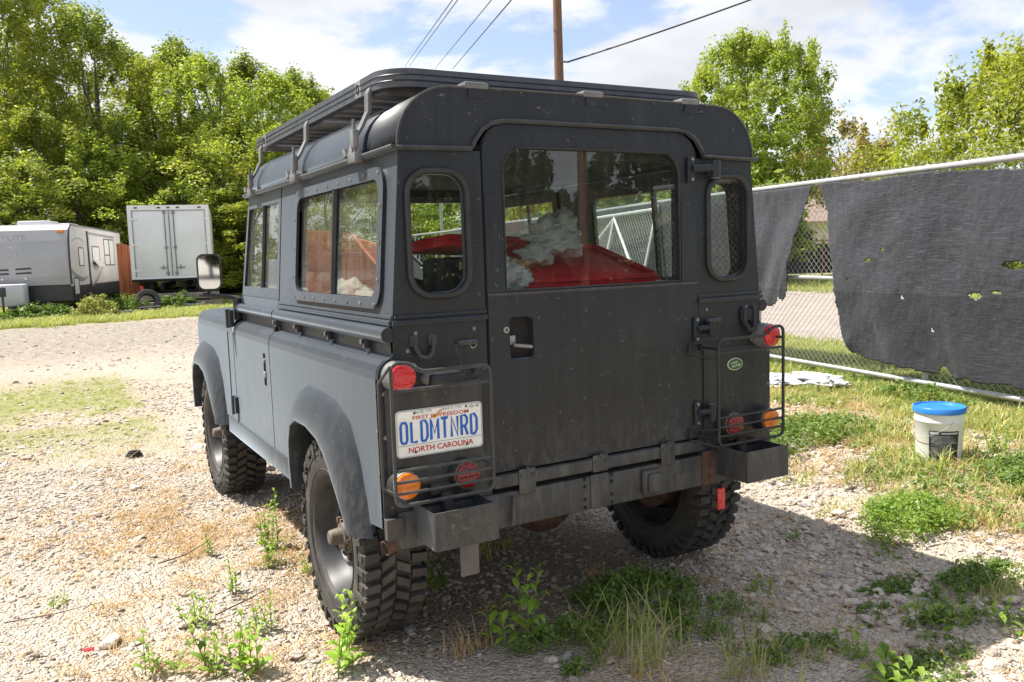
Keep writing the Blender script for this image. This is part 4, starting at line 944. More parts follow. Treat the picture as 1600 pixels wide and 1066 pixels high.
f2 = lambda y, z: .045 * math.exp(-((y - 2.4 + (1.2 - z) * .5) / .16) ** 2) * max(0, 1.4 - z) + .03 * math.exp(-((y - 1.9 + (1.5 - z) * .55) / .2) ** 2) * max(0, 1.7 - z) + .03 * math.exp(-((y - 2.62) / .07) ** 2) * math.exp(-((z - .5) / .1) ** 2)
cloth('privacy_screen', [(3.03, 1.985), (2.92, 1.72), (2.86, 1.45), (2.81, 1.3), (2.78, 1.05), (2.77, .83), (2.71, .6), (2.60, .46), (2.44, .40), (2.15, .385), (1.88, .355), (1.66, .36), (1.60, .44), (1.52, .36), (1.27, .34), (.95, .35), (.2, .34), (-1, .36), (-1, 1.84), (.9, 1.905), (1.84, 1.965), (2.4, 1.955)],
      [(1.32, .99, .045, .028), (1.15, 1.02, .03, .012), (1.0, 1.22, .10, .03), (2.37, 1.26, .03, .016), (2.22, 1.35, .016, .018), (1.72, .7, .015, .015), (2.0, .95, .014, .014), (2.6, 1.1, .012, .012)], .014, 'large dusty black mesh screen stretched on the fence behind the bucket, with small holes', 7.7, f2)
# white gate leaf leaning against the fence, seen through the wagon's windows
gate = thing('chain_link_gate', (0, 0, 0), 'white pipe chain link gate leaf leaning on the fence, seen through the rear window', 'gate')
WPIPE = mat('white_pipe', (.62, .63, .63), .4, .1, .1, 9)
gf = lambda y, z: FP(y, z, .12 + .25 * (1.9 - z))
bm = B()
for a, b in (((5.95, .5), (5.95, 1.98)), ((8.4, .4), (8.4, 1.9)), ((5.95, 1.92), (8.4, 1.88)), ((5.95, .5), (8.4, .42)), ((7.1, .45), (7.1, 1.9)), ((5.95, .9), (7.1, 1.85)), ((7.1, 1.85), (8.4, .9))): tube(bm, [gf(*a), gf(*b)], .024, 8)
obj('gate_frame', bm, WPIPE, gate, 50); V, F, seg = chainlink(gf, 5.95, 8.4, .45, 1.9, .068, .003, None, None, None); tag(obj('gate_mesh', (V, [], F), WPIPE, gate), kind='stuff')

# ================================================================== BUCKET AND SMALL DEBRIS
bz = tz(2.69, .46) - .012
bk = thing('plastic_bucket', (2.69, .46, bz), 'white plastic bucket with bright blue lid and black label, right of the wagon', 'bucket', None, R_(-12))
bm = B(); lathe(bm, [(0, .001), (0, .128), (.004, .132), (.28, .1455), (.285, .150), (.292, .150), (.296, .1465), (.335, .148), (.34, .153), (.348, .153), (.352, .148)], (0, 0, 0), 'z', 40); obj('pail', bm, mat('milky_white_plastic', (.82, .82, .80), .35, 0, .05, 8), bk, 40)
bm = B(); lathe(bm, [(.338, .1535), (.342, .158), (.372, .158), (.377, .154), (.377, .146), (.368, .142), (.366, .10), (.369, .05), (.369, .001)], (0, 0, 0), 'z', 40); obj('bucket_lid', bm, mat('blue_plastic', (.03, .20, .60), .33, 0, .1, 6), bk, 40)
def wrapb(t, z, r0=.0): rr = .132 + z / .28 * .0135 + .0012 + r0; return (rr * math.cos(t), rr * math.sin(t), z)
def blabel(bm, t0, t1, z0, z1, r0=0, n=14):
    ps = [[bm.verts.new(wrapb(t0 + (t1 - t0) * i / n, z, r0)) for z in (z0, z1)] for i in range(n + 1)]
    for a, b in zip(ps, ps[1:]): bm.faces.new((a[0], b[0], b[1], a[1]))
TC = R_(-152)   # label turned a little to the right of the viewer
bm = B(); blabel(bm, TC - .1, TC + 1.2, .035, .235); obj('bucket_label', bm, flat((.035, .035, .035)), bk)
bm = B(); blabel(bm, TC - .05, TC + .3, .214, .229, .0008, 6); blabel(bm, TC + .40, TC + 1.15, .216, .227, .0008, 8)
for k in range(17):
    z = .203 - k * .0078; a = TC + .0 + rnd.uniform(0, .2) * (k % 3 == 0); blabel(bm, a, TC + rnd.uniform(.75, 1.15), z, z + .0022, .0008, 8)
blabel(bm, TC + .02, TC + .22, .042, .062, .0008, 4); obj('label_print', bm, flat((.5, .52, .53)), bk)
bm = B(); tube(bm, [(.158 * math.cos(t), .158 * math.sin(t), .30 - .17 * math.sin((t - R_(95)) / 1.0 * 1) if 0 else .30 - .12 * math.sin(max(0, min(math.pi, t - R_(80))))) for t in [R_(80 + 180 * k / 20) for k in range(21)]], .002, 6); obj('wire_handle', bm, GALV, bk, 50); bk.scale = (.885, .885, .89)
crumple('plastic_bag', [((3.95, 3.0, .21), (.20, .32, .05)), ((4.15, 2.6, .23), (.13, .25, .05)), ((4.05, 3.25, .2), (.12, .2, .03))], mat('white_film', (.62, .64, .66), .35, 0, .1, 9, .01, 25), 4.4, 'crumpled white plastic sheet lying in the grass at the foot of the fence', 'plastic sheet')
bm = B()
for k in range(3): tube(bm, [(.055 * math.cos(t) * (1 - .15 * k), .045 * math.sin(t) * (1 - .15 * k), .012 + .014 * k) for t in [2 * math.pi * i / 18 for i in range(18)]], .008, 6, closed=True)
tag(obj('coiled_hose', bm, RUBBER, None, 50, (-1.207, 4.38, tz(-1.207, 4.38))), 'small coil of black hose lying on the open gravel left of the front wheel', 'hose')
bm = B(); box(bm, (-.02, -.012, 0), (.02, .012, .006), .002); tag(obj('red_scrap', bm, RED, None, None, (-1.70, .9, tz(-1.7, .9) + .02)), 'tiny red plastic scrap on the gravel at the lower left', 'scrap')
def stick(pts, r, label, name='stick'):
    bm = B(); P = [(x, y, tz(x, y) + h) for x, y, h in pts]; tube(bm, P, [r * (1 - .5 * i / (len(P) - 1)) for i in range(len(P))], 6); tag(obj(name, bm, mat('grey_wood', (.16, .13, .10), .8, 0, .3, 20), None, 50), label, name)
stick([(-1.36, 1.72, .02), (-1.24, 1.75, .028), (-1.13, 1.86, .03), (-1.05, 2.0, .025)], .004, 'thin grey stick lying on gravel left of the rear wheel')
stick([(-1.24, .95, .02), (-1.1, 1.0, .03), (-.98, 1.12, .02)], .004, 'bent brown stick lying on the straw just left of the rear tyre')
stick([(-1.98, 1.35, .02), (-1.8, 1.33, .028), (-1.62, 1.36, .022)], .003, 'thin black wire lying on gravel near the left edge', 'wire')
# larger single stones
bigs = [(-1.35, .95, .055, 'pale round stone on the sunlit gravel between the lower left weeds'), (-1.63, .95, .075, 'broad flat cream stone by the red scrap at the lower left'), (1.25, .75, .075, 'largest pale stone at the edge of the shadow right of the rear wheel'), (1.72, .35, .08, 'reddish flat stone on the gravel between wagon and bucket'), (.95, -.35, .07, 'rounded pink-grey stone in the shade behind the wagon'), (1.25, -.42, .06, 'grey stone beside the clover at the right'), (.62, -.72, .075, 'cream stone near the bottom edge beside the broadleaf weed'), (1.42, -.70, .06, 'pale block-shaped stone at the right edge of the picture'), (-.15, .35, .055, 'small pale stone lying alone behind the rear axle'), (-.62, .42, .05, 'grey stone in the shade just right of the left rear tyre'), (-1.3, 3.3, .07, 'tan stone beside the left front wheel'), (-1.05, .45, .06, 'cream stone close to the foot of the left rear tyre')]
for i, (x, y, s, lb) in enumerate(bigs):
    o = obj('stone', stone_bm(3, 300 + i, .55), STONE, None, 45, (x, y, tz(x, y) + s * .2)); o.scale = (s * 1.2, s, s * .9); o.rotation_euler = (0, 0, i * 1.3); tag(o, lb, 'stone')

# ================================================================== UTILITY POLES, WIRES
POLEM = mat('brown_wood_pole', (.17, .095, .062), .85, 0, .3, 6, .004, 20, stretch=(6, 6, .5))
CABLE = mat('dark_cable', (.03, .03, .032), .6)
def at(px, py, d): return Vector((-1.77128, -2.50092, 1.43088)) + FW * d + RT * ((px - 800) / 1319.9 * d) - UP * ((py - 533) / 1319.9 * d)
def pole(x, y, h, r, label, arms=(), lean=(0, 0)):
    p = thing('utility_pole', (x, y, tz(x, y) - .1), label, 'utility pole')
    bm = B(); tube(bm, [(0, 0, 0), (lean[0] * .5, lean[1] * .5, h * .5), (lean[0], lean[1], h)], [r, r * .9, r * .75], 14); obj('shaft', bm, POLEM, p, 60)
    for z, w, rz in arms:
        bm = B(); box(bm, (-w, -.06, z - .06), (w, .06, z + .06), .01, Matrix.Rotation(rz, 3, 'Z'), (0, 0, z)); 
        ar = obj('crossarm', bm, POLEM, p); bm = B()
        for k in (-1, -.5, .5, 1): lathe(bm, [(z + .06, .03), (z + .16, .045), (z + .18, .02)], (k * w * .9 * math.cos(rz), k * w * .9 * math.sin(rz), 0), 'z', 8)
        obj('insulator', bm, GREYST, ar, 40)
    return p
pm = at(872, 60, 26); P1 = pole(pm.x, pm.y, 11, .165, 'brown wooden utility pole rising behind the roof of the wagon', ((10.2, 1.1, .3),))
hk = at(879.5, 97, 26); bm = B(); tube(bm, [hk - Vector((.1, 0, 0)) - P1.location, hk + RT * .18 - P1.location], .03, 6); obj('hook_bracket', bm, GREYST, P1, 40)
def cable(name, a, b, sag, r, label):
    bm = B(); n = 16; tube(bm, [a.lerp(b, k / n) - Vector((0, 0, sag * 4 * (k / n) * (1 - k / n))) for k in range(n + 1)], r, 6); tag(obj(name, bm, CABLE, None, 60), label, 'cable')
cable('overhead_cable', hk + RT * .15, at(1420, -95, 22), .10, .026, 'thick black cable from the wooden pole up to the top right')
for i, (x0, y0, x1, y1, d0, d1, lb) in enumerate(((633, 103, 707, 0, 70, 32, 'leftmost of the four thin wires above the roof rack'), (640, 103, 715, 0, 70, 32, 'second of the four thin wires from the left, close beside the first'), (680, 107, 768, 0, 70, 32, 'third of the four thin wires above the roof rack'), (707, 108, 799, 0, 70, 32, 'rightmost and darkest of the four thin wires above the roof rack'))):
    a = at(x0, y0, d0); b = at(x1, y1, d1); dd = b - a; cable('overhead_wire', a, b + dd * .35, 0, .020 if i < 3 else .027, lb)
for px, h, arm, lb in ((664, 7.0, (6.5, .9), 'distant utility pole seen at the left of the rear quarter window'), (684, 7.2, (6.6, 1.3), 'distant utility pole with crossarm seen through the rear quarter window')):
    q = at(px, 420, 62); pole(q.x, q.y, h, .16, lb, ((arm[0], arm[1], -.5),))
q = at(693, 420, 48); sl_ = thing('street_lamp', (q.x, q.y, 0), 'grey street lamp seen through the left rear quarter window', 'street lamp')
bm = B(); tube(bm, [(0, 0, 0), (0, 0, 6.0)], .08, 10); obj('lamp_post', bm, GALV, sl_, 60); bm = B(); tube(bm, [(0, 0, 5.9), (-.7, .4, 6.4), (-1.5, .85, 6.6)], .04, 8); obj('lamp_arm', bm, GALV, sl_, 60); bm = B(); box(bm, (-1.9, .8, 6.52), (-1.4, 1.0, 6.64), .03); obj('lamp_head', bm, GREYST, sl_, 40)
# pole behind the photographer (mirrored in the rear glass)
pole(14.0, -20.5, 10.5, .17, 'brown utility pole standing behind the viewer, mirrored in the rear window')

# ================================================================== TRAVEL TRAILER
def TRm(o, ux, uy):  # local frame: x along the first direction, y along the second
    return o, ux, uy
tr = thing('travel_trailer', (-.8, 24.6, 0), 'white and grey travel trailer with curved front parked at the left edge', 'travel trailer', None, math.atan2(-.264, .964))
# local: +x right side outwards is 0, body spans x -2.5..0, y 0..7.3 (away)
TW = mat('trailer_fibreglass', (.56, .56, .58), .35, 0, .06, 1.2); TG = mat('trailer_grey_skin', (.40, .40, .43), .35, 0, .08, 1.2); TD = mat('trailer_dark_skirt', (.035, .037, .042), .35, 0, .3, 2); TWIN = mat('white_blind_window', (.72, .72, .70), .3, 0, .05, 3)
TSW = mat('swoosh_grey', (.22, .22, .23), .4, 0, .1, 3); TBEIGE = mat('dusty_trailer_side', (.60, .57, .55), .4, 0, .1, .8)
fp = [(.0, .95), (-.04, 1.2), (-.05, 1.7), (.02, 2.2), (.12, 2.5), (.30, 2.64)]
bm = B()
for (ya, za), (yb, zb) in zip(fp, fp[1:]): quad(bm, [(-2.5, ya, za), (0, ya, za), (0, yb, zb), (-2.5, yb, zb)])
fr = obj('front_cap', bm, TG, tr, 60)
bm = B(); box(bm, (-2.5, .30, 2.60), (0, 7.3, 2.66), .02); quad(bm, [(-2.5, 0, .95), (-2.5, 7.3, .95), (-2.5, 7.3, 2.62), (-2.5, .3, 2.62)]); quad(bm, [(-2.5, 7.3, .5), (0, 7.3, .5), (0, 7.3, 2.64), (-2.5, 7.3, 2.64)]); obj('roof', bm, TW, tr)
bm = panel([(0.0, .90)] + fp + [(7.3, 2.62), (7.3, .90)], [], lambda u, v, d: Vector((-d, u, v)), .03); obj('side_wall', bm, TBEIGE, tr)
bm = B(); box(bm, (-2.48, .05, .48), (-.001, .09, .95), .01); quad(bm, [(0.004, .02, .46), (0.004, 7.3, .50), (0.004, 7.3, .88), (0.004, .02, .90)]); quad(bm, [(0, .02, .44), (-2.5, .02, .44), (-2.5, 7.3, .48), (0, 7.3, .48)]); obj('dark_skirt', bm, TD, tr)
bm = B(); tube(bm, [(.0, y - .012, z) for y, z in fp], .028, 8); tube(bm, [(0, .3, 2.65), (0, 7.3, 2.63)], .03, 6); obj('corner_trim', bm, TD, tr, 60)
bm = B(); box(bm, (.0, 2.18, .45), (.035, 2.30, 2.52), .01); obj('awning_arm', bm, TD, tr)
def twin(y0, y1, z0, z1, nm='window', rt=0):
    bm = panel(rrect(y0, y1, z0, z1, .03, 3), [rrect(y0 + .04, y1 - .04, z0 + .04, z1 - .04, .02, 3)], lambda u, v, d: Vector((.012 - d, u, v)), .02); w = obj(nm, bm, TD, tr)
    bm = panel([(y0 + .03, z0 + .03), (y1 - .03, z0 + .03), (y1 - .03, z1 - .03), (y0 + .03, z1 - .03)], [], lambda u, v, d: Vector((.006 - d, u, v)), .005); obj('window_pane', bm, TWIN, w); return w
twin(1.02, 1.62, 1.45, 2.02); twin(2.75, 3.75, 1.52, 2.08); w = twin(4.5, 6.05, 1.45, 2.35, 'door_window')
bm = B(); box(bm, (.008, 5.25, 1.46), (.02, 5.30, 2.34)); box(bm, (.008, 4.52, 1.78), (.02, 5.25, 1.82)); obj('window_bar', bm, TD, w)
bm = B(); box(bm, (.02, 2.8, 1.36), (.03, 3.7, 1.62), 0, Matrix.Rotation(R_(-38), 3, 'Y'), (.02, 3, 1.62)); obj('open_window_flap', bm, TWIN, tr)
twin(.22, .82, .62, 1.14, 'storage_hatch')
bm = B()
def swoosh(P, x=.006):
    for (a, b, c, d), (e, f_, g_, h_) in zip(P, P[1:]): quad(bm, [(x, a, b), (x, c, d), (x, g_, h_), (x, e, f_)])
sw = [(.02 + 2.1 * k / 10, 1.42 - .30 * math.sin(math.pi * k / 10 * .72), .02 + 2.1 * k / 10, 1.42 - .30 * math.sin(math.pi * k / 10 * .72) - .16 * math.sin(math.pi * min(1, .3 + k / 14))) for k in range(11)]; swoosh(sw)
sw = [(2.0 + 2.5 * k / 10, .78 + .85 * (k / 10) ** 1.4, 2.0 + 2.5 * k / 10, .78 + .85 * (k / 10) ** 1.4 - .10 * math.sin(math.pi * k / 10)) for k in range(11)]; swoosh(sw)
sw = [(.3 + 1.5 * k / 10, 2.18 + .12 * math.sin(math.pi * k / 10), .3 + 1.5 * k / 10, 2.15 + .11 * math.sin(math.pi * k / 10)) for k in range(11)]; swoosh(sw)
quad(bm, [(.006, 2.35, 2.50), (.006, 6.2, 2.46), (.006, 6.2, 2.38), (.006, 2.45, 2.42)]); obj('side_graphic', bm, TSW, tr)
def fy_(z):
    for (ya, za), (yb, zb) in zip(fp, fp[1:]):
        if za <= z <= zb: return ya + (yb - ya) * (z - za) / (zb - za) - .006
    return -.02
bm = B()
for x0, x1, z in ((-1.40, -.98, 1.40), (-1.40, -.98, 1.28), (-1.98, -1.55, 1.38), (-1.98, -1.55, 1.27)): quad(bm, [(x0, fy_(z), z), (x1, fy_(z), z + .01), (x1 - .04, fy_(z + .05), z + .06), (x0, fy_(z + .05), z + .045)])
obj('front_vents', bm, TD, fr)
bm = B()
for x in (-1.15, -1.75): tube(bm, [(x, -.075, 1.15), (x, -.055, 1.15)], .035, 12)
tube(bm, [(-1.9, -.03, 2.48), (-1.9, .0, 2.48)], .001, 4); obj('front_reflector', bm, TWIN, fr, 40)
bm = B(); box(bm, (-.30, .06, 2.42), (-.12, .12, 2.49), .01); obj('marker_lamp', bm, AMBER, fr)
text_on('trailer_name', [('EVER', -2.02, 2.30, .52, .13, 0), ('LITE', -1.32, 2.30, .46, .14, 0), ('+', -1.66, 2.33, .08, .08, 0)], lambda u, v: (u, fy_(v) - .004, v), flat((.30, .30, .32)), fr)
bm = B(); tube(bm, [(-1.64 + .28 * math.cos(t), fy_(1.82) - .01, 1.82 + .26 * math.sin(t)) for t in [R_(150 + 270 * k / 24) for k in range(25)]], .012, 5); obj('front_emblem_ring', bm, TW, fr, 60)
for y, w_, h_ in ((1.2, .55, .16), (2.9, .42, .15), (5.4, .25, .08)):
    bm = B(); box(bm, (-1.75 + .1 * y, y, 2.66), (-.85 + .1 * y - (.2 if h_ < .1 else 0), y + 1.1, 2.66 + h_), .06); obj('roof_vent', bm, TW, tr, 40)
bm = B()
for y in (3.7, 4.5): lathe(bm, [(-.26, .001), (-.26, .20), (-.24, .33), (-.05, .33), (-.04, .20), (-.05, .001)], (0, y, .33), 'x', 20)
obj('trailer_wheels', bm, TYRE, tr, 40)
bm = B(); box(bm, (-1.3, -1.3, .35), (-1.2, .1, .45)); box(bm, (-1.8, -.05, .40), (-.7, .05, .46)); obj('drawbar', bm, TD, tr)
bm = B(); box(bm, (-1.85, -.75, .42), (-1.05, -.25, 1.02), .06); obj('gas_bottle_cover', bm, TW, tr, 40)
bm = B(); tube(bm, [(-1.45, -1.15, .02), (-1.45, -1.15, .95)], .03, 8); box(bm, (-1.53, -1.2, .70), (-1.37, -1.08, .95), .02); obj('tongue_jack', bm, TD, tr, 40)

# ================================================================== BOX TRUCK
bt = thing('box_truck', (3.3, 26.0, 0), 'white box truck with closed rear barn doors, parked between trailer and trees', 'box truck', None, math.atan2(-.19, .98))
BW = mat('truck_white_panel', (.84, .84, .84), .4, 0, .05, 1.5); BWD = mat('truck_white_door', (.82, .83, .84), .35, 0, .07, 1.2); BG = mat('truck_grey_trim', (.25, .27, .30), .5, .3, .15, 5)
bm = B(); box(bm, (-2.4, .06, .98), (0, 7.0, 3.26), .02); obj('cargo_box', bm, BW, bt)
bm = panel([(-2.4, .96), (0, .96), (0, 3.28), (-2.4, 3.28)], [(-2.27, 1.06)] and [[(-2.27, 1.06), (-.13, 1.06), (-.13, 3.12), (-2.27, 3.12)]], fR(-.0), .06); obj('rear_frame', bm, BW, bt)
for a, b in ((-2.26, -1.21), (-1.19, -.14)):
    bm = B(); box(bm, (a, .02, 1.07), (b, .055, 3.11), .006); d_ = obj('barn_door', bm, BWD, bt, 40)
    bm = B(); x = b - .12 if a < -2 else a + .12
    tube(bm, [(x, -.0, 1.05), (x, -.0, 3.13)], .018, 8)
    for z in (1.15, 1.95, 3.05): box(bm, (x - .05, -.015, z - .04), (x + .05, .02, z + .04))
    box(bm, (x - .02, -.03, 1.30), (x + .24 * (-1 if a < -2 else 1), -.01, 1.34)) if False else None
    obj('lock_rod', bm, BG, d_, 40)
    bm = B(); xx = (x - .22, x - .02) if a < -2 else (x + .02, x + .26); box(bm, (xx[0], -.025, 1.30), (xx[1], .0, 1.335)); box(bm, (x + (.1 if a > -2 else -.14), -.02, 1.27), (x + (.14 if a > -2 else -.10), .01, 1.40)); obj('lock_handle', bm, BG, d_)
bm = B(); box(bm, (-1.215, -.012, 1.05), (-1.185, .06, 3.12)); obj('door_seal', bm, BG, bt)
bm = B(); box(bm, (-2.28, -.004, 3.112), (-.12, .02, 3.13)); box(bm, (-2.285, -.004, 1.05), (-2.262, .02, 3.13)); box(bm, (-.138, -.004, 1.05), (-.118, .02, 3.13)); obj('door_gasket', bm, BG, bt)
for x in (-2.33, -.16):
    for z in (1.25, 2.05, 2.85):
        bm = B(); box(bm, (x - .03, -.015, z - .03), (x + .19 if x < -2 else x + .05, .0, z + .03), .004); obj('hinge', bm, BW, bt) if x < -2 else obj('hinge', bm, BW, bt)
for x in (-2.15, -1.48, -1.2, -.92, -.28):
    bm = B(); box(bm, (x - .05, -.02, 3.18), (x + .05, .0, 3.225), .006); obj('marker_lamp', bm, DRED, bt)
bm = B(); box(bm, (-2.4, -.03, .90), (0, .05, .975), .005)
for x in (-1.9, -.55): box(bm, (x, .1, .3), (x + .1, .2, .92)); 
for x in (-1.55, -.9): box(bm, (x - .05, .0, .62), (x + .05, 6.8, .80))
box(bm, (-1.9, .3, .35), (-.4, .5, .6)); obj('underframe', bm, BLACK, bt)
bm = B()
for x in (-2.25, -.55): lathe(bm, [(0, .001), (0, .42), (.38, .42), (.38, .001)], (x, 1.9, .42), 'x', 20)
obj('rear_wheels', bm, TYRE, bt, 40)
bm = B(); box(bm, (-2.2, -.02, .62), (-2.1, .02, .78), .01); obj('tail_lamp', bm, RED, bt)
bm = B(); box(bm, (-2.2, 7.3, .5), (-.2, 9.2, 2.3), .15); obj('cab', bm, BW, bt, 40)
for i, (x, z, lb) in enumerate(((-.2, .42, 'upper weathered timber lying under the back of the box truck'), (-.1, .17, 'lower weathered timber on the ground under the box truck'))):
    bm = B(); box(bm, (-1.25, -.1, -.1), (1.1, .1, .1), .01); o = obj('timber', bm, mat('weathered_timber', (.26, .22, .18), .85, 0, .25, 6), None, None, (2.35 + x * .3, 25.75 - i * .25, z)); o.rotation_euler = (0, 0, -.2); tag(o, lb, 'timber')
# rust coloured sheet panel between the two
rp_t = thing('wooden_panel', (1.08, 27.6, 0), 'rust-orange upright board panel between the trailer and the box truck', 'panel', None, -.3)
ORW = mat('rust_orange_boards', (.36, .12, .05), .75, 0, .3, 3, .003, 12, stretch=(5, 5, .5))
for k in range(4):
    bm = B(); box(bm, (-.42 + k * .16, -.02 - .01 * (k % 2), 0), (-.27 + k * .16, .02 - .01 * (k % 2), 2.15 - .04 * k), .004); obj('board', bm, ORW, rp_t)
dfn = thing('dark_screen_fence', (4.6, 34.2, 0), 'dark cloth-covered fence under the trees to the right of the box truck', 'fence')
bm = B(); box(bm, (0, -.02, .1), (9, .02, 2.15)); o = obj('screen', bm, mat('navy_black_cloth', (.012, .015, .022), .9), dfn); o.rotation_euler = (0, 0, -.35)
bm = B()
for k in range(4): tube(bm, [(k * 2.9, -.06, 0), (k * 2.9, -.06, 2.2)], .035, 8)
o = obj('posts', bm, GALV, dfn, 50); o.rotation_euler = (0, 0, -.35)
# parked grey SUV, mostly hidden by the wagon
sv = thing('parked_suv', (6.0, 20.5, 0), 'silver-grey SUV parked behind, mostly hidden by the wagon', 'car', None, math.radians(-25))
SVM = mat('silver_car_paint', (.16, .18, .21), .25, .4, .08, 2)
bm = panel([(-2.2, .35), (2.2, .35), (2.25, .75), (2.1, .95), (1.2, 1.05), (.55, 1.62), (-1.6, 1.66), (-2.15, 1.1)], [], lambda u, v, d: Vector((-u, -.88 + d, v)), 1.76); bmesh.ops.bevel(bm, geom=bm.edges[:], offset=.05, segments=2, affect='EDGES') ; obj('body', bm, SVM, sv, 40)
bm = B(); quad(bm, [(-.55, -.885, 1.55), (-1.12, -.885, 1.08), (1.8, -.885, 1.10), (1.5, -.885, 1.56)]); quad(bm, [(-.62, -.75, 1.60), (-1.22, -.78, 1.08), (-1.22, .78, 1.08), (-.62, .75, 1.60)]); obj('windows', bm, BLACK, sv)
for x in (-1.4, 1.4):
    bm = B(); lathe(bm, [(-.93, .001), (-.93, .20), (-.92, .34), (-.7, .34)], (x, 0, .34), 'y', 24); obj('wheel', bm, TYRE, sv, 40)
bm = B(); box(bm, (-1.12, -1.06, 1.06), (-.98, -.88, 1.20), .04); obj('wing_mirror', bm, SVM, sv, 40); bm = B(); box(bm, (-2.24, -.85, .72), (-1.95, -.45, .86), .03); obj('headlight', bm, WHITE, sv, 40)
# orange pickup standing to the left of the viewer, mirrored in the side windows
pk = thing('orange_pickup', (-5.55, 10.65, .22), 'faded orange pickup standing out of frame at the left, mirrored in the side windows', 'pickup truck', None, math.atan2(1.13, .93))
ORP = mat('faded_orange_paint', (.74, .21, .065), .32, 0, .15, 2)
bm = panel([(1.75, .5), (1.75, 1.2), (1.55, 1.88), (1.35, 1.97), (.75, 1.97), (.55, 1.75), (.35, 1.55), (-1.6, 1.42), (-3.2, 1.38), (-3.2, .75), (.2, .7)], [rrect(.95, 1.4, 1.35, 1.75, .06)], lambda u, v, d: Vector((u, -.85 + d, v)), .12); obj('cab', bm, ORP, pk)
bm = B(); box(bm, (-3.2, -.84, .95), (1.7, .8, 1.36), .08); box(bm, (.7, -.70, 1.3), (1.7, .7, 1.93), .1); obj('bonnet', bm, ORP, pk, 40); bm = B(); box(bm, (-3.1, -.87, .6), (.5, -.80, .92), .01); obj('bumper', bm, WHITE, pk, 40)
bm = B()
for x in (-2.3, 1.0): lathe(bm, [(-.86, .001), (-.86, .2), (-.84, .4), (-.6, .4)], (x, 0, .4), 'y', 20)
obj('wheels', bm, TYRE, pk, 40); pk.scale = (1.3, 1.15, 1.12)
# old tyres by the weeds
def oldtyre(x, y, z, rot, label, R=.36):
    bm = B(); lathe(bm, [(-.07, R * .56), (-.1, R * .62), (-.105, R * .85), (-.09, R * .97), (0, R), (.09, R * .97), (.105, R * .85), (.1, R * .62), (.07, R * .56), (.02, R * .8), (-.02, R * .8), (-.07, R * .56)], (0, 0, 0), 'z', 28)
    o = obj('old_tyre', bm, TYRE, None, 45, (x, y, z)); o.rotation_euler = rot; tag(o, label, 'tyre', 'old tyres lying in the weeds')
oldtyre(1.12, 24.4, .12, (0, 0, 0), 'old tyre lying flat in front of the box truck, another tyre propped on it')
oldtyre(1.15, 24.6, .36, (R_(68), 0, R_(10)), 'old tyre propped up on a flat one in front of the box truck')
oldtyre(2.5, 25.0, .12, (R_(4), 0, 0), 'old tyre lying flat on its own, right of the tyre pair')
oldtyre(.35, 23.7, .07, (0, R_(5), 0), 'old tyre half sunk in the grass left of the tyre pair')
# house and rail beyond the fence
hq = at(1285, 400, 50); hs = thing('house', (hq.x, hq.y, .2), 'small tan house with brown hip roof seen through the gap between the screens', 'house', None, R_(40))
bm = B(); box(bm, (-3.5, -3, 0), (3.5, 3, 2.5)); obj('wall', bm, mat('tan_wall', (.48, .43, .36), .8), hs)
bm = B(); a = [bm.verts.new(v) for v in ((-4, -3.5, 2.4), (4, -3.5, 2.4), (4, 3.5, 2.4), (-4, 3.5, 2.4), (-1.2, 0, 4.6), (1.2, 0, 4.6))]
for f in ((0, 1, 5, 4), (1, 2, 5), (2, 3, 4, 5), (3, 0, 4), (3, 2, 1, 0)): bm.faces.new([a[i] for i in f])
obj('roof', bm, mat('brown_shingles', (.22, .16, .14), .9, 0, .2, 6), hs)
for x in (-2, 1):
    bm = B(); box(bm, (x, -3.05, .9), (x + 1, -2.98, 2.0)); obj('window', bm, BLACK, hs); bm = B(); box(bm, (-3.55, x - .5, .9), (-3.48, x + .6, 2.0)); obj('window', bm, BLACK, hs)
rr_ = at(1285, 400, 30); rl = thing('orange_railing', (rr_.x, rr_.y, .2), 'low orange-framed mesh railing beyond the road, seen through the screen gap', 'railing', None, R_(-28))
OR2 = mat('orange_frame', (.5, .13, .06), .5)
bm = B(); tube(bm, [(-3, 0, .05), (3, 0, .05)], .03, 6); tube(bm, [(-3, 0, 1.3), (3, 0, 1.3)], .03, 6)
for k in range(5): tube(bm, [(-3 + 1.5 * k, 0, 0), (-3 + 1.5 * k, 0, 1.3)], .03, 6)
obj('frame', bm, OR2, rl, 50); bm = B(); box(bm, (-3, .02, .15), (3, .03, 1.2)); obj('dark_infill', bm, mat('infill', (.07, .06, .06), .8), rl)

# ================================================================== TREES
def leaf_mat(name, stops, trans=.45, rough=.45):
    m = bpy.data.materials.new(name); m.use_nodes = True; nt = m.node_tree; nt.nodes.clear(); N = nt.nodes.new; L = nt.links.new
    out = N('ShaderNodeOutputMaterial'); g = N('ShaderNodeNewGeometry'); c = ramp(nt, g.outputs['Random Per Island'], stops)
    cl = noise_node(nt, .6, 3); c = mixc(nt, ramp(nt, cl, [(.4, (0, 0, 0)), (.65, (.6, .6, .6))]), c, stops[-1][1])
    b = N('ShaderNodeBsdfPrincipled'); L(c, b.inputs['Base Color']); b.inputs['Roughness'].default_value = rough; b.inputs['Specular IOR Level'].default_value = .35
    t = N('ShaderNodeBsdfTranslucent'); tc_ = mixc(nt, 1.0, c, (1.15, 1.2, .55), 'MULTIPLY'); L(tc_, t.inputs[0]); mx = N('ShaderNodeMixShader'); mx.inputs[0].default_value = trans; L(b.outputs[0], mx.inputs[1]); L(t.outputs[0], mx.inputs[2]); L(mx.outputs[0], out.inputs[0]); return m
LEAF_A = leaf_mat('elm_leaves', [(0, (.07, .115, .024)), (.4, (.15, .22, .038)), (.8, (.30, .36, .06)), (1, (.48, .48, .10))], .46)
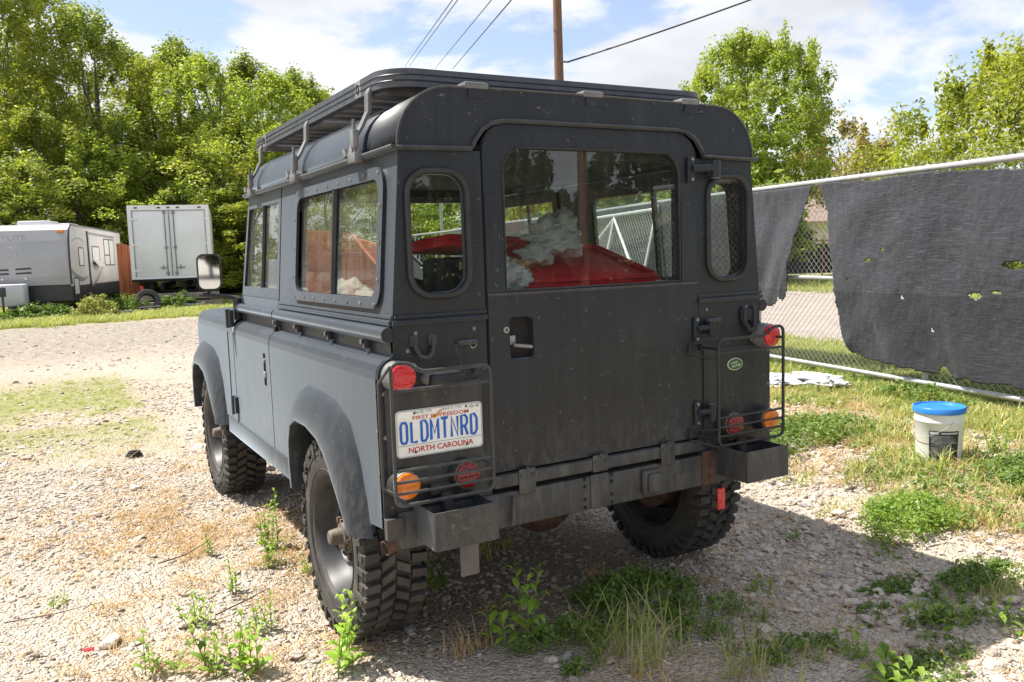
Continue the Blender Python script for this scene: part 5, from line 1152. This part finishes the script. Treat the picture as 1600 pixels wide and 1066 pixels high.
LEAF_B = leaf_mat('maple_leaves', [(0, (.11, .18, .03)), (.5, (.23, .32, .05)), (1, (.42, .46, .09))], .48)
LEAF_C = leaf_mat('oak_leaves', [(0, (.10, .15, .022)), (.5, (.24, .29, .04)), (1, (.44, .45, .07))], .48)
LEAF_D = leaf_mat('pale_seed_leaves', [(0, (.20, .16, .06)), (.5, (.33, .27, .11)), (1, (.42, .36, .17))])
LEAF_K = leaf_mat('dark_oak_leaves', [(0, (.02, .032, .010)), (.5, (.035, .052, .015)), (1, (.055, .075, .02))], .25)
BARK = mat('bark', (.10, .08, .06), .9, 0, .3, 8, .01, 30)
def leaves(C, R, k, size, seed, up=.35):
    """k leaves around each cluster centre: one quad each"""
    r = np.random.RandomState(seed); n = len(C) * k; c = np.repeat(C, k, 0); rad = np.repeat(R, k)[:, None]
    o = r.normal(0, 1, (n, 3)); o /= np.linalg.norm(o, axis=1)[:, None]; o *= r.rand(n, 1) ** .45; P = c + o * rad * np.where(c[:, 2:] > np.quantile(C[:, 2], .72), np.array([[.6, .6, 1.35]]), np.array([[1, 1, .8]])) if up < .5 else c + o * rad * np.array([1, 1, .72])
    nrm = o * .8 + r.normal(0, .6, (n, 3)) + np.array([0, 0, up]); nrm /= np.linalg.norm(nrm, axis=1)[:, None]
    t = np.cross(nrm, r.normal(0, 1, (n, 3))); t /= np.linalg.norm(t, axis=1)[:, None] + 1e-9; b = np.cross(nrm, t); s = size * r.uniform(.6, 1.3, (n, 1))
    V = np.stack([P - t * s, P + b * s * .45 + t * s * .1, P + t * s, P - b * s * .45 + t * s * .1], 1).reshape(-1, 3)
    return V
def quads_mesh(name, V, m, parent=None, loc=None):
    n = len(V) // 4; me = bpy.data.meshes.new(name); me.vertices.add(n * 4); me.vertices.foreach_set('co', V.ravel()); me.loops.add(n * 4); me.loops.foreach_set('vertex_index', np.arange(n * 4)); me.polygons.add(n); me.polygons.foreach_set('loop_start', np.arange(0, n * 4, 4)); me.update(); me.materials.append(m)
    o = bpy.data.objects.new(name, me); COL.objects.link(o); o.parent = parent
    if loc is not None: o.location = loc
    return o
def make_tree(h, rad, base, seed, lm, ncl, k, size, name='tree', shape='oval', clr=.75, label=None, limbs=14, gap=.46, group=None):
    r = random.Random(seed); root = thing(name, (0, 0, 0), label or '', 'tree', group); C = []; tries = 0
    while len(C) < ncl and tries < ncl * 60:
        tries += 1; t = r.random(); z = base + (h - base) * t
        prof = {'oval': math.sin(math.pi * min(1, .12 + .88 * t) ** .9) ** .55, 'tall': (1 - t) ** .45 * (.55 + .45 * math.sin(math.pi * min(1, t * 1.4 + .15))) + .12, 'round': math.sqrt(max(0, 1 - (2 * t - 1) ** 2))}[shape]
        a = r.uniform(0, 6.283); q = r.random() ** .42; lob = 1 + .28 * noise.noise(Vector((math.cos(a) * 1.3, math.sin(a) * 1.3, z * .45 + seed)))
        x, y = math.cos(a) * rad * prof * q * lob, math.sin(a) * rad * prof * q * lob
        if noise.noise(Vector((x, y, z)) * (2.0 / rad) + Vector((seed, 0, 0))) * .5 + .5 < gap - .1 * q: continue
        C.append((x, y, z + .5 * noise.noise(Vector((x, y, seed))) + (r.uniform(0, .6) if r.random() < .14 and t > .6 and shape != 'round' else 0)))
    C = np.array(C); R = np.array([clr * r.uniform(.35, 1.25) for _ in C])
    bm = B(); tr0 = max(.07, h * .011)
    tp = [(0, 0, -.1), (.1 * r.uniform(-1, 1), .1, h * .25), (.3 * r.uniform(-1, 1), .2 * r.uniform(-1, 1), h * .55), (.35 * r.uniform(-1, 1), .2, h * .9)]
    tube(bm, tp, [tr0 * 1.3, tr0, tr0 * .6, tr0 * .15], 8); obj('trunk', bm, BARK, root, 60)
    bm = B()
    for i in range(limbs):
        c = Vector(C[r.randrange(len(C))]); z0 = max(base * .8, min(c.z * .75, h * .7)) * r.uniform(.6, .95); f = min(1, z0 / h); k1 = 2 if f > .55 else 1
        s = Vector(tp[k1]).lerp(Vector(tp[k1 + 1]), .3); s.z = z0; mid = s.lerp(c, .5) + Vector((r.uniform(-.2, .2), r.uniform(-.2, .2), r.uniform(-.1, .3)))
        tube(bm, [s, mid, c], [tr0 * .42, tr0 * .26, tr0 * .07], 5)
    obj('limbs', bm, BARK, root, 60)
    quads_mesh('crown', leaves(C, R, k, size, seed), lm, root); return root
def put(proto, x, y, sc_, rz, label, group=None, used=set()):
    o = proto if proto.name not in used else copy_tree(proto); used.add(proto.name); o.location = (x, y, tz(x, y)); o.scale = sc_; o.rotation_euler = (0, 0, rz); o['label'] = label
    if group: o['group'] = group
    return o
TP = [make_tree(13, 3.3, .4, 1, LEAF_A, 397, 92, .074, 'elm_tree', 'tall', .58, gap=.43), make_tree(11, 3.2, .3, 2, LEAF_A, 359, 92, .074, 'elm_tree', 'oval', .50, gap=.52), make_tree(10, 3.0, .2, 3, LEAF_B, 310, 92, .074, 'elm_tree', 'oval', .50, gap=.5), make_tree(12, 2.9, .8, 4, LEAF_C, 285, 92, .074, 'elm_tree', 'tall', .56, gap=.46)]
def px_place(px, topy, d): q = at(px, 400, d); t = at(px, topy, d); return q.x, q.y, t.z
LT = [(-70, -60, 40, 0), (15, -75, 36, 0), (100, -10, 42, 3), (165, 35, 37, 0), (215, 100, 43, 1), (262, 112, 38, 3), (300, 88, 41, 1), (345, 98, 37, 2), (395, 112, 42, 1), (430, 128, 36, 2), (480, 132, 40, 1), (525, 152, 44, 2), (60, 190, 33, 1), (140, 215, 34, 2), (235, 225, 37.5, 2), (305, 215, 40, 0), (375, 200, 36, 1), (440, 215, 34, 3)]
TL = ['tallest yellow-green tree at the far left edge, behind the trailer', 'tall dense tree above the front of the travel trailer, reaching out of frame', 'loose-crowned tree above the roof vents of the trailer', 'tall thin-topped tree left of the gap in the tree line', 'lower tree in the gap between the tall left trees and the middle ones', 'slim open tree with sky showing through, left of the box truck roof', 'round topped tree directly above the box truck', 'bright green bushy tree above the right corner of the box truck', 'tree right of the box truck with a rounded top', 'tree in front of the row just left of the roof rack', 'tree partly hidden behind the roof rack end', 'rightmost tree of the left row, mostly behind the roof rack', 'low leafy tree right behind the travel trailer front', 'low leafy tree behind the rear half of the travel trailer', 'low bushy tree just left of the box truck', 'yellowish low tree right behind the box truck', 'low dark tree to the right of the box truck', 'low tree behind the mirror of the wagon']
for i, (px, ty, d, k) in enumerate(LT):
    x, y, zt = px_place(px, ty, d); s = zt / (13, 11, 10, 12)[k]; w_ = max(.85, s) * (1.1 if ty < 150 else 1.15); put(TP[k], x, y, (w_ * 1.15, w_ * 1.15, s), i * 1.7, TL[i], 'trees behind the yard')
for i, (x, y, k, s) in enumerate(((-9, 40, 1, 1.1), (-14, 37, 0, .9), (-12, 31, 2, 1.0), (-18, 33, 1, 1.1), (-9, 27, 3, .8))): put(TP[k], x, y, (s, s, s), i, ('yard tree out of frame at the left, nearest the trailer', 'second yard tree out of frame at the left', 'third yard tree out of frame at the left', 'outermost yard tree out of frame at the left', 'small yard tree out of frame beside the orange pickup')[i], 'trees behind the yard')
# right of the wagon
q = at(1176, 400, 30); t1 = make_tree(8.2, 2.9, 2.3, 21, LEAF_B, 520, 120, .068, 'maple_tree', 'round', .46, 'bright green spreading tree beyond the fence, right of the wagon roof', 12, .33); t1.location = (q.x, q.y, .15)
q = at(1640, 400, 22); t2_ = make_tree(6.0, 5.0, -1.2, 33, LEAF_C, 620, 120, .072, 'oak_tree', 'round', .62, 'large rounded yellow-green tree at the right edge beyond the fence', 10, .12); t2_.location = (q.x, q.y, .15)
q = at(1320, 400, 34); t3 = make_tree(5.7, 2.4, 2.9, 44, LEAF_D, 90, 160, .09, 'pale_tree', 'round', .8, 'pale straw-coloured feathery tree between the two green trees on the right', 14, .4); t3.location = (q.x, q.y, .15)
q = at(1120, 400, 26); t4 = make_tree(3.3, 1.7, .3, 45, LEAF_B, 60, 90, .11, 'low_tree', 'round', .6, 'low green bushy tree just beyond the fence under the maple', 8, .35); t4.location = (q.x, q.y, .15)
lows = [(920, 27, 1.3, 'first hedge tree from the left seen above the screen through the rear window'), (975, 29, 1.35, 'second hedge tree seen above the screen through the rear window'), (1040, 26, 1.2, 'third hedge tree seen above the screen through the rear window'), (1110, 28, 1.3, 'fourth hedge tree, seen in the right quarter window'), (700, 58, 1.6, 'far hedge tree low in the left quarter window'), (655, 55, 1.3, 'far hedge tree at the left side of the left quarter window'), (820, 60, 1.9, 'far hedge tree seen through the far door window')]
for i, (px, d, s, lb) in enumerate(lows): q = at(px, 400, d); c = copy_tree(t4); c.location = (q.x, q.y, .1); c.scale = (s * 1.2, s * 1.2, s); c.rotation_euler = (0, 0, i); c['label'] = lb; c['group'] = 'low hedge trees beyond the yard'
# behind the viewer, mirrored in the rear glass
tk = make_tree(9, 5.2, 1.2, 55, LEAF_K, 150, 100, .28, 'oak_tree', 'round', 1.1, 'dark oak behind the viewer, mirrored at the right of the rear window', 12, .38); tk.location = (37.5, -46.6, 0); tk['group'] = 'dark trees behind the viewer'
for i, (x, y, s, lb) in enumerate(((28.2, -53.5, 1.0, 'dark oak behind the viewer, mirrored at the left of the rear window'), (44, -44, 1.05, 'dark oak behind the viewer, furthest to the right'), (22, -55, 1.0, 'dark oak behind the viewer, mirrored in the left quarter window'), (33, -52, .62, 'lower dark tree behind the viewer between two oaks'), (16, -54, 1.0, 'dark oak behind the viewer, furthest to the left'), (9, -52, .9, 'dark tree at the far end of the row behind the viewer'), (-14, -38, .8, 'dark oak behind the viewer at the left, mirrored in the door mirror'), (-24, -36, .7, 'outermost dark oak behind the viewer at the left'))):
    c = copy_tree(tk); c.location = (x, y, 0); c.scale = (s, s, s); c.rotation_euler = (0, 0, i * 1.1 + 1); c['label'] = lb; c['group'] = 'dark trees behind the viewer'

for i in range(11):
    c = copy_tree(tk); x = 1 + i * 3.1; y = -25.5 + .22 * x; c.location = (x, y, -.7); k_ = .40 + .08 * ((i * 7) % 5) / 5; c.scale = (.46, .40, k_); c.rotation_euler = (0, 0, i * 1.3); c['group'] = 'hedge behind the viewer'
    c['label'] = ('first', 'second', 'third', 'fourth', 'fifth', 'sixth', 'seventh', 'eighth', 'ninth', 'tenth', 'last')[i] + ' bush from the left of the hedge behind the viewer, mirrored in the rear window'

# ================================================================== WEEDS AND GRASS
WEED = leaf_mat('weed_leaves', [(0, (.12, .22, .035)), (.5, (.20, .33, .05)), (1, (.32, .42, .08))], .45, .4)
WEED_D = leaf_mat('small_weed_leaves', [(0, (.08, .15, .035)), (.5, (.13, .22, .045)), (1, (.22, .30, .07))], .4, .5)
WEED_Y = leaf_mat('yellow_shrub_leaves', [(0, (.20, .22, .05)), (.5, (.32, .33, .09)), (1, (.42, .42, .14))], .4, .5)
BLADE = leaf_mat('grass_blades', [(0, (.17, .26, .05)), (.45, (.30, .38, .09)), (.75, (.46, .47, .17)), (1, (.58, .50, .26))], .4, .5)
STRAW = leaf_mat('straw_blades', [(0, (.34, .19, .08)), (.5, (.52, .33, .15)), (1, (.62, .47, .26))], .25, .6)
WEED_LIT = leaf_mat('weed_leaves_painted_sun', [(0, (.24, .42, .06)), (.5, (.32, .52, .08)), (1, (.45, .60, .12))], .5, .4)  # sunlight painted into the leaf colour of a few weeds, brighter than the rest
STEM = mat('weed_stem', (.16, .20, .06), .6, 0, .2, 10)
def leafgeo(P, d, L, w, up=.25, droop=.3):
    """six-vertex folded leaf as two quads + tip"""
    d = Vector(d).normalized(); s = d.cross(Vector((0, 0, 1)))
    if s.length < .1: s = Vector((1, 0, 0))
    s.normalize(); n = s.cross(d).normalized(); P = Vector(P)
    a = P; m1 = P + d * L * .4 + n * L * up * .3; m2 = P + d * L * .75 + n * L * (up * .25) ; tip = P + d * L - Vector((0, 0, 1)) * L * droop
    return [a, m1 - s * w * .5 + n * w * .15, m2 - s * w * .42 + n * w * .12, tip, m2 + s * w * .42 + n * w * .12, m1 + s * w * .5 + n * w * .15, m1, m2]
def weed(x, y, h, ns, ll, seed, label, spread=.25, name='weed', m=None, z=None, group='weeds on the gravel'):
    h *= 1.25; ll *= 1.15; ns += 1
    r = random.Random(seed); zz = tz(x, y) if z is None else z; root = thing(name, (x, y, zz), label, 'weed', group); bs = B(); V, F = [], []
    for k in range(ns):
        a = r.uniform(0, 6.28); ln = h * r.uniform(.55, 1.0) if k else h; le = spread * r.uniform(.3, 1) * ln if k else .08 * h; b0 = Vector((r.uniform(-.02, .02), r.uniform(-.02, .02), -.01)) * (1 + ns * .25); pts = []
        for i in range(6): t = i / 5; pts.append(b0 + Vector((math.cos(a) * le * t ** 1.3, math.sin(a) * le * t ** 1.3, ln * t * (1 - .12 * t))))
        tube(bs, pts, [.0028 * (1 - .7 * i / 5) for i in range(6)], 5); nl = max(5, int(ln / (ll * .33)))
        for i in range(nl):
            t = .14 + .86 * i / (nl - 1); f = t * 5; j = min(4, int(f)); p = pts[j].lerp(pts[j + 1], f - j); an = i * 2.4 + r.uniform(-.4, .4); sz = ll * (1.15 - .55 * t) * r.uniform(.7, 1.15)
            d = Vector((math.cos(an), math.sin(an), .35 + .5 * t)); L = leafgeo(p, d, sz, sz * .38, .3, r.uniform(0, .35)); k0 = len(V); V += [tuple(q) for q in L]
            F += [(k0, k0 + 1, k0 + 6), (k0, k0 + 6, k0 + 5), (k0 + 1, k0 + 2, k0 + 7, k0 + 6), (k0 + 5, k0 + 6, k0 + 7, k0 + 4), (k0 + 2, k0 + 3, k0 + 7), (k0 + 7, k0 + 3, k0 + 4)]
    obj('stems', bs, STEM, root, 60); obj('leaves', (V, [], F), m or WEED, root, True); return root
weed(-.935, .235, .26, 4, .062, 1, 'leafy weed in front of the left rear tyre at the bottom edge', .3, m=WEED_LIT)
weed(-1.30, .50, .22, 6, .055, 2, 'leafy weed at the bottom edge, third of the way from the left', .5)
weed(-1.22, .42, .17, 4, .06, 3, 'shorter leafy weed beside the bottom-left one, nearer the bottom edge', .5, m=WEED_LIT)
weed(-1.50, .62, .15, 4, .05, 4, 'sparse weed with yellow leaf at the lower left', .7)
weed(-1.33, .95, .14, 3, .045, 5, 'thin weed on sunlit gravel, upper one of the lower left group', .6)
weed(-1.10, .72, .15, 3, .04, 6, 'thin upright weed halfway between the lower left weeds and the rear tyre', .3)
weed(-1.10, 1.18, .16, 2, .035, 7, 'slender weed in the straw left of the rear tyre', .2)
weed(-.86, 1.68, .28, 5, .045, 8, 'bushy young weed growing below the side sill between the wheels', .25)
weed(-.90, 1.45, .15, 5, .035, 9, 'low weed at the foot of the bushy one below the sill', .6)
weed(-1.12, 1.75, .14, 2, .03, 10, 'spindly weed on the straw left of the bushy one below the sill', .3)
weed(-.285, .10, .27, 2, .075, 11, 'tall broad-leaved weed standing alone behind the wagon', .12, m=WEED_LIT)
weed(-.385, .09, .15, 2, .075, 12, 'short broad-leaved weed left of the tall one behind the wagon', .3, m=WEED_LIT)
weed(-.60, .55, .34, 5, .06, 13, 'green weed growing up behind the left box step beside the tyre', .35)
weed(-.36, .72, .16, 4, .05, 14, 'dark weed in the shade under the tow plate', .5)
weed(1.05, -.62, .13, 8, .05, 15, 'spreading leafy weed in the shade at the right edge', .9)
weed(1.25, -.78, .12, 8, .05, 16, 'spreading leafy weed nearer the lower right corner', .9)
weed(.56, -.82, .11, 7, .075, 17, 'heart-leaved weed at the bottom edge, right of centre', .7)
weed(.62, -.60, .10, 6, .05, 18, 'low leafy weed just behind the heart-leaved one', .8)
weed(.78, -.05, .07, 6, .04, 19, 'tiny weed on the shaded gravel right of the rear wheel', .9)
weed(1.35, .30, .07, 4, .035, 20, 'tiny sunlit weed at the edge of the shadow right of the wagon', .9)
weed(1.75, 1.3, .12, 6, .05, 21, 'weed on the sunlit gravel behind the right box step', .9)
weed(3.1, .35, .22, 7, .04, 22, 'leafy weed right of the bucket near the fence', .5)
weed(-1.80, 1.5, .07, 3, .03, 23, 'tiny weed on gravel near the left edge', .8)
weed(-.76, 1.2, .12, 5, .035, 24, 'low weed just ahead of the left rear tyre', .7)
def clump(x, y, rx, ry, h, n, ls, m, seed, label, name='leafy_clump', stems=10, group='leafy clumps on the ground'):
    r = np.random.RandomState(seed); zz = tz(x, y); root = thing(name, (x, y, zz), label, 'weed', group)
    nc = max(10, n // 26); th = r.uniform(0, 6.283, nc); q = np.sqrt(r.rand(nc)) * (1 + .25 * np.sin(th * 3 + seed)); cx, cy = rx * q * np.cos(th), ry * q * np.sin(th); cz = h * (1 - .75 * q ** 2).clip(.12) * r.uniform(.35, 1, nc)
    V = leaves(np.stack([cx, cy, cz], -1), r.uniform(.4, 1.5, nc) * min(rx, ry) * .26, n // nc, ls, seed, .9); quads_mesh('leaves', V, m, root)
    bm = B()
    for i in range(min(stems, nc)): tube(bm, [(cx[i] * .2, cy[i] * .2, -.01), (cx[i] * .7, cy[i] * .7, cz[i] * .6), (cx[i], cy[i], cz[i] + .03)], .0018, 4)
    obj('stems', bm, STEM, root, 60); return root
clump(-.20, -.04, .17, .14, .12, 1700, .010, WEED_D, 1, 'fine-leaved green clump at the foot of the tall weed behind the wagon')
clump(.26, .14, .28, .20, .15, 2700, .012, WEED_D, 2, 'largest dark green clump, in the shade below the right rear wheel')
clump(.40, -.12, .24, .16, .08, 1300, .010, WEED_D, 3, 'low dark clump right of the grass tuft behind the wagon')
clump(1.86, .02, .30, .24, .11, 5600, .011, WEED, 4, 'bright yellow-green clump in the sun right of the wagon')
clump(1.55, -.50, .30, .12, .05, 3400, .010, WEED_D, 5, 'flat mat of tiny leaves at the right edge, half in shadow')
clump(1.26, -.32, .18, .07, .03, 1500, .009, WEED_D, 6, 'small flat mat of leaves at the tip of the shadow')
clump(.78, -.80, .20, .10, .03, 1800, .009, WEED_D, 7, 'flat mat of tiny leaves near the bottom edge at the right')
clump(.46, -.50, .17, .10, .05, 800, .010, WEED_D, 8, 'dark leafy clump in the shade, centre right bottom')
clump(2.75, -.1, .35, .3, .10, 3200, .016, WEED_D, 9, 'sunlit leafy patch at the right edge below the bucket')
clump(2.6, 1.35, .75, .35, .09, 6000, .016, WEED_D, 10, 'broad green patch on the ground left of the bucket')
clump(-.33, 23.2, .65, .45, .70, 3000, .04, WEED_Y, 11, 'round yellow-green bush in front of the travel trailer', 'bush', 12, 'bushes before the trailer')
clump(-1.6, 24.0, 1.0, .5, .55, 2600, .045, WEED_D, 12, 'dark green bush at the trailer tongue', 'bush', 12, 'bushes before the trailer')
clump(.45, 24.6, 1.0, .5, .6, 2600, .045, WEED_D, 13, 'dark green bush below the trailer side, right of the yellow one', 'bush', 12, 'bushes before the trailer')
clump(2.1, 25.2, .7, .4, .6, 2200, .045, WEED_D, 14, 'green bush below the rear doors of the box truck', 'bush', 12, 'bushes before the trailer')
clump(1.3, 26.6, .7, .4, .4, 1400, .05, WEED_D, 15, 'low bush between the old tyres and the orange boards', 'bush', 12, 'bushes before the trailer')
clump(-2.6, 23.6, .9, .4, .35, 1400, .045, WEED_D, 16, 'low bush at the left edge in front of the trailer', 'bush', 12, 'bushes before the trailer')
clump(3.95, 3.9, .45, .35, .55, 3000, .022, WEED_D, 17, 'tall weeds against the fence below the torn screen', 'bush', 12, 'weeds along the fence')
clump(4.15, 1.6, .25, .4, .14, 1500, .016, WEED_D, 18, 'grassy weeds at the fence foot right behind the bucket', 'bush', 12, 'weeds along the fence')
clump(1.15, -0.62, 0.28, 0.1, 0.05, 900, .010, WEED_D, 40, 'thin straggling leafy mat in the shade at the right')
clump(0.95, -0.45, 0.12, 0.08, 0.03, 350, .010, WEED_D, 41, 'tiny scatter of leaves on the shaded gravel right of centre')
clump(2.3, 0.55, 0.3, 0.18, 0.04, 900, .010, WEED_D, 42, 'thin leafy mat on sunlit gravel left of the bucket')
clump(3.3, -0.3, 0.35, 0.3, 0.1, 2200, .010, WEED_D, 43, 'leafy patch under the fence at the far right edge')
# blades
def blades(bm_V, bm_F, base, n, h, spread, r, w=.004, curl=.5):
    for _ in range(n):
        a = r.uniform(0, 6.28); L = h * r.uniform(.5, 1.1); le = L * r.uniform(.1, spread); p0 = Vector(base) + Vector((r.gauss(0, .02), r.gauss(0, .02), -.004)); s = Vector((-math.sin(a), math.cos(a), 0)) * w * r.uniform(.7, 1.2); k0 = len(bm_V)
        for t in (0, .35, .7): 
            c = p0 + Vector((math.cos(a) * le * t ** 1.6, math.sin(a) * le * t ** 1.6, L * (t - curl * .35 * t * t))); ww = (1 - t * .6); bm_V.append(tuple(c - s * ww)); bm_V.append(tuple(c + s * ww))
        c = p0 + Vector((math.cos(a) * le, math.sin(a) * le, L * (1 - curl * .5))); bm_V.append(tuple(c))
        bm_F += [(k0, k0 + 1, k0 + 3, k0 + 2), (k0 + 2, k0 + 3, k0 + 5, k0 + 4), (k0 + 4, k0 + 5, k0 + 6)]
def tuft(x, y, n, h, sp, seed, label, m=None, w=.003, jit=.05):
    r = random.Random(seed); V, F = [], []
    for k in range(max(1, n // 8)): blades(V, F, (r.gauss(0, jit), r.gauss(0, jit), 0), 8, h, sp, r, w)
    return tag(obj('grass_tuft', (V, [], F), m or BLADE, None, None, (x, y, tz(x, y))), label, 'grass', 'grass tufts on the gravel')
tuft(-.06, -.18, 110, .27, 1.15, 1, 'tall bright grass tuft in the middle at the bottom edge', None, .0034, .08)
tuft(.28, -.52, 80, .19, 1.2, 2, 'grass tuft at the bottom edge, right of the tall middle one', None, .0024, .07)
tuft(2.42, .28, 60, .24, 1.1, 3, 'long arching grass growing in front of the bucket', None, .004, .07)
tuft(.02, 1.0, 60, .16, .9, 4, 'grass tuft in the shade under the rear axle', None, .003, .06)
tuft(.35, -.32, 50, .13, 1.2, 5, 'shaded low grass tuft between clump and shingle', WEED_D, .0025, .06)
tuft(2.05, .95, 50, .12, 1.0, 6, 'small dry grass tuft on sunlit gravel behind the right box step', STRAW, .003, .08)
tuft(2.6, .22, 70, .11, 1.3, 7, 'rusty brown dead grass at the foot of the bucket', STRAW, .003, .10)
tuft(-.1, -.42, 50, .12, 1.3, 8, 'straw-coloured grass mixed in at the bottom middle', STRAW, .0022, .10)
tuft(-.52, .12, 40, .15, .9, 9, 'dry brown grass left of the broad-leaved weeds', STRAW, .002, .05)
tuft(.30, .45, 50, .12, 1.1, 10, 'brown dead grass under the right rear wheel', STRAW, .0025, .09)
def grass_scatter():
    ps = []; r = random.Random(5)
    for k in range(5):
        V, F = [], []
        for j in range(5): blades(V, F, (r.gauss(0, .03), r.gauss(0, .03), 0), 6, .09, 1.1, r, .0028, .6)
        ps.append(obj('grass_proto', (V, [], F), BLADE))
    coll = proto_collection('grass_protos', ps); ps = []
    for k in range(4):
        V, F = [], []
        for j in range(4): blades(V, F, (r.gauss(0, .04), r.gauss(0, .04), 0), 6, .04, 2.4, r, .0016, 1.2)
        ps.append(obj('straw_proto', (V, [], F), STRAW))
    coll2 = proto_collection('straw_protos', ps); ps = []
    for k in range(4):
        V = leaves(nr.normal(0, .045, (7, 3)) * np.array([1, 1, .25]) + np.array([0, 0, .02]), np.full(7, .03), 9, .012, 70 + k, .9); ps.append(quads_mesh('leaf_proto', V, WEED_D))
    coll3 = proto_collection('leaf_protos', ps)
    def samp(x0, x1, y0, y1, den, fn):
        n = int((x1 - x0) * (y1 - y0) * den); x = nr.uniform(x0, x1, n); y = nr.uniform(y0, y1, n); k = nr.rand(n) < fn(x, y); return x[k], y[k]
    G = lambda x, y: masks(x, y)[0]
    A1 = samp(1.2, 7.5, -2.2, 4.5, 210, lambda x, y: G(x, y) * (FX(y) + 1.9 > x)); A2 = samp(1.5, 9, 4.5, 13, 110, lambda x, y: G(x, y) * (FX(y) + 1.9 > x)); A3 = samp(-6, .6, 4.5, 10.5, 120, lambda x, y: G(x, y) ** 1.5 * .8)
    A4 = samp(-9, 10, 20.2, 34, 32, G); A5 = samp(8, 24, 4, 22, 8, G)
    X = np.concatenate([a[0] for a in (A1, A2, A3, A4, A5)]); Y = np.concatenate([a[1] for a in (A1, A2, A3, A4, A5)])
    S = np.concatenate([nr.uniform(.6, 1.5, len(A1[0])) * (.6 + .8 * fbm(A1[0] * 1.5, A1[1] * 1.5, 5)), nr.uniform(.8, 1.8, len(A2[0])), nr.uniform(.25, .55, len(A3[0])), nr.uniform(1.5, 3.4, len(A4[0])), nr.uniform(1.5, 3, len(A5[0]))])
    n = len(X); scatter('grass', np.stack([X, Y, terr(X, Y)], -1), np.stack([np.zeros(n), np.zeros(n), nr.uniform(0, 6.3, n)], -1), np.stack([S, S, S], -1), coll, 'short green and yellowing grass along the fence and in patches', 'grass')
    D = lambda x, y: masks(x, y)[1]
    B1 = samp(-2.6, 4.6, -1.6, 5.0, 420, lambda x, y: D(x, y) * .9 + .02 + .22 * ((FX(y) - x) < 2.4) * ((FX(y) - x) > 0)); n = len(B1[0]); S = nr.uniform(.5, 1.6, n)
    scatter('dead_grass', np.stack([B1[0], B1[1], terr(*B1) + .006], -1), np.stack([nr.uniform(-.3, .3, n), nr.uniform(-.3, .3, n), nr.uniform(0, 6.3, n)], -1), np.stack([S, S, S], -1), coll2, 'rusty orange dead grass scattered over the gravel', 'dead grass')
    C1 = samp(1.0, 5.2, -1.8, 6, 75, lambda x, y: G(x, y) * sst(.42, .6, fbm(x * 1.2, y * 1.2, 50))); n = len(C1[0]); S = nr.uniform(.7, 1.8, n)
    scatter('ground_cover', np.stack([C1[0], C1[1], terr(*C1)], -1), np.stack([np.zeros(n), np.zeros(n), nr.uniform(0, 6.3, n)], -1), np.stack([S, S, S], -1), coll3, 'low broad-leaved ground cover between the grass by the fence', 'ground cover')
grass_scatter()

# ================================================================== separate pieces become parts of their own
SKIP = {'crown', 'leaves', 'stems', 'limbs', 'grass_tuft', 'chain_link_mesh', 'gate_mesh', 'ground', 'gravel', 'grass', 'dead_grass', 'ground_cover', 'plate_number', 'plate_motto', 'plate_state', 'plate_dates', 'plate_sticker', 'badge_text', 'trailer_name', 'label_print', 'plate_drawing', 'tyre', 'wheel', 'privacy_screen', 'side_graphic'}
SING = {'rivets': 'rivet', 'wheel_nuts': 'wheel_nut', 'trailer_wheels': 'trailer_wheel', 'rear_wheels': 'rear_wheel', 'wheels': 'wheel', 'posts': 'post', 'front_vents': 'front_vent', 'windows': 'window'}
def split_pieces():
    cache = {}
    for o in [q for q in sc.objects if q.type == 'MESH' and not q.get('kind') and q.name.split('.')[0] not in SKIP and q.parent is not None]:
        me = o.data; key = me.name
        if key not in cache:
            nv = len(me.vertices)
            if nv > 12000 or nv == 0: cache[key] = None; continue
            co = np.empty(nv * 3); me.vertices.foreach_get('co', co); co = co.reshape(-1, 3); par = list(range(nv))
            def find(a):
                while par[a] != a: par[a] = par[par[a]]; a = par[a]
                return a
            for e in me.edges:
                a, b = find(e.vertices[0]), find(e.vertices[1])
                if a != b: par[a] = b
            lab = np.array([find(i) for i in range(nv)]); ids = list(np.unique(lab)); bb = [(co[lab == i].min(0) - .0015, co[lab == i].max(0) + .0015) for i in ids]; g = list(range(len(ids)))
            def fg(a):
                while g[a] != a: a = g[a]
                return a
            if len(ids) > 400: cache[key] = None; continue
            for i in range(len(ids)):
                for j in range(i):
                    if np.all(bb[i][0] <= bb[j][1]) and np.all(bb[j][0] <= bb[i][1]):
                        a, b = fg(i), fg(j)
                        if a != b: g[a] = b
            grp = [fg(i) for i in range(len(ids))]; roots = sorted(set(grp))
            if len(roots) < 2: cache[key] = None; continue
            vg = {}; 
            for i, l in enumerate(ids): vg[l] = roots.index(grp[i])
            vgrp = np.array([vg[l] for l in lab]); sm = [p.use_smooth for p in me.polygons][:1]; out = []; nm = SING.get(me.name.split('.')[0], me.name.split('.')[0])
            for k in range(len(roots)):
                bm = bmesh.new(); bm.from_mesh(me); bm.verts.ensure_lookup_table(); bmesh.ops.delete(bm, geom=[bm.verts[i] for i in range(nv) if vgrp[i] != k], context='VERTS')
                m2 = bpy.data.meshes.new(nm); bm.to_mesh(m2); bm.free()
                for m in me.materials: m2.materials.append(m)
                out.append(m2)
            cache[key] = (nm, out)
        if not cache[key]: continue
        nm, out = cache[key]; o.data = out[0]; o.name = nm
        for m2 in out[1:]:
            c = bpy.data.objects.new(nm, m2); COL.objects.link(c); c.parent = o.parent; c.matrix_local = o.matrix_basis.copy()
            for md in o.modifiers:
                if md.type == 'SOLIDIFY': q = c.modifiers.new(md.name, 'SOLIDIFY'); q.thickness = md.thickness; q.offset = md.offset
split_pieces()
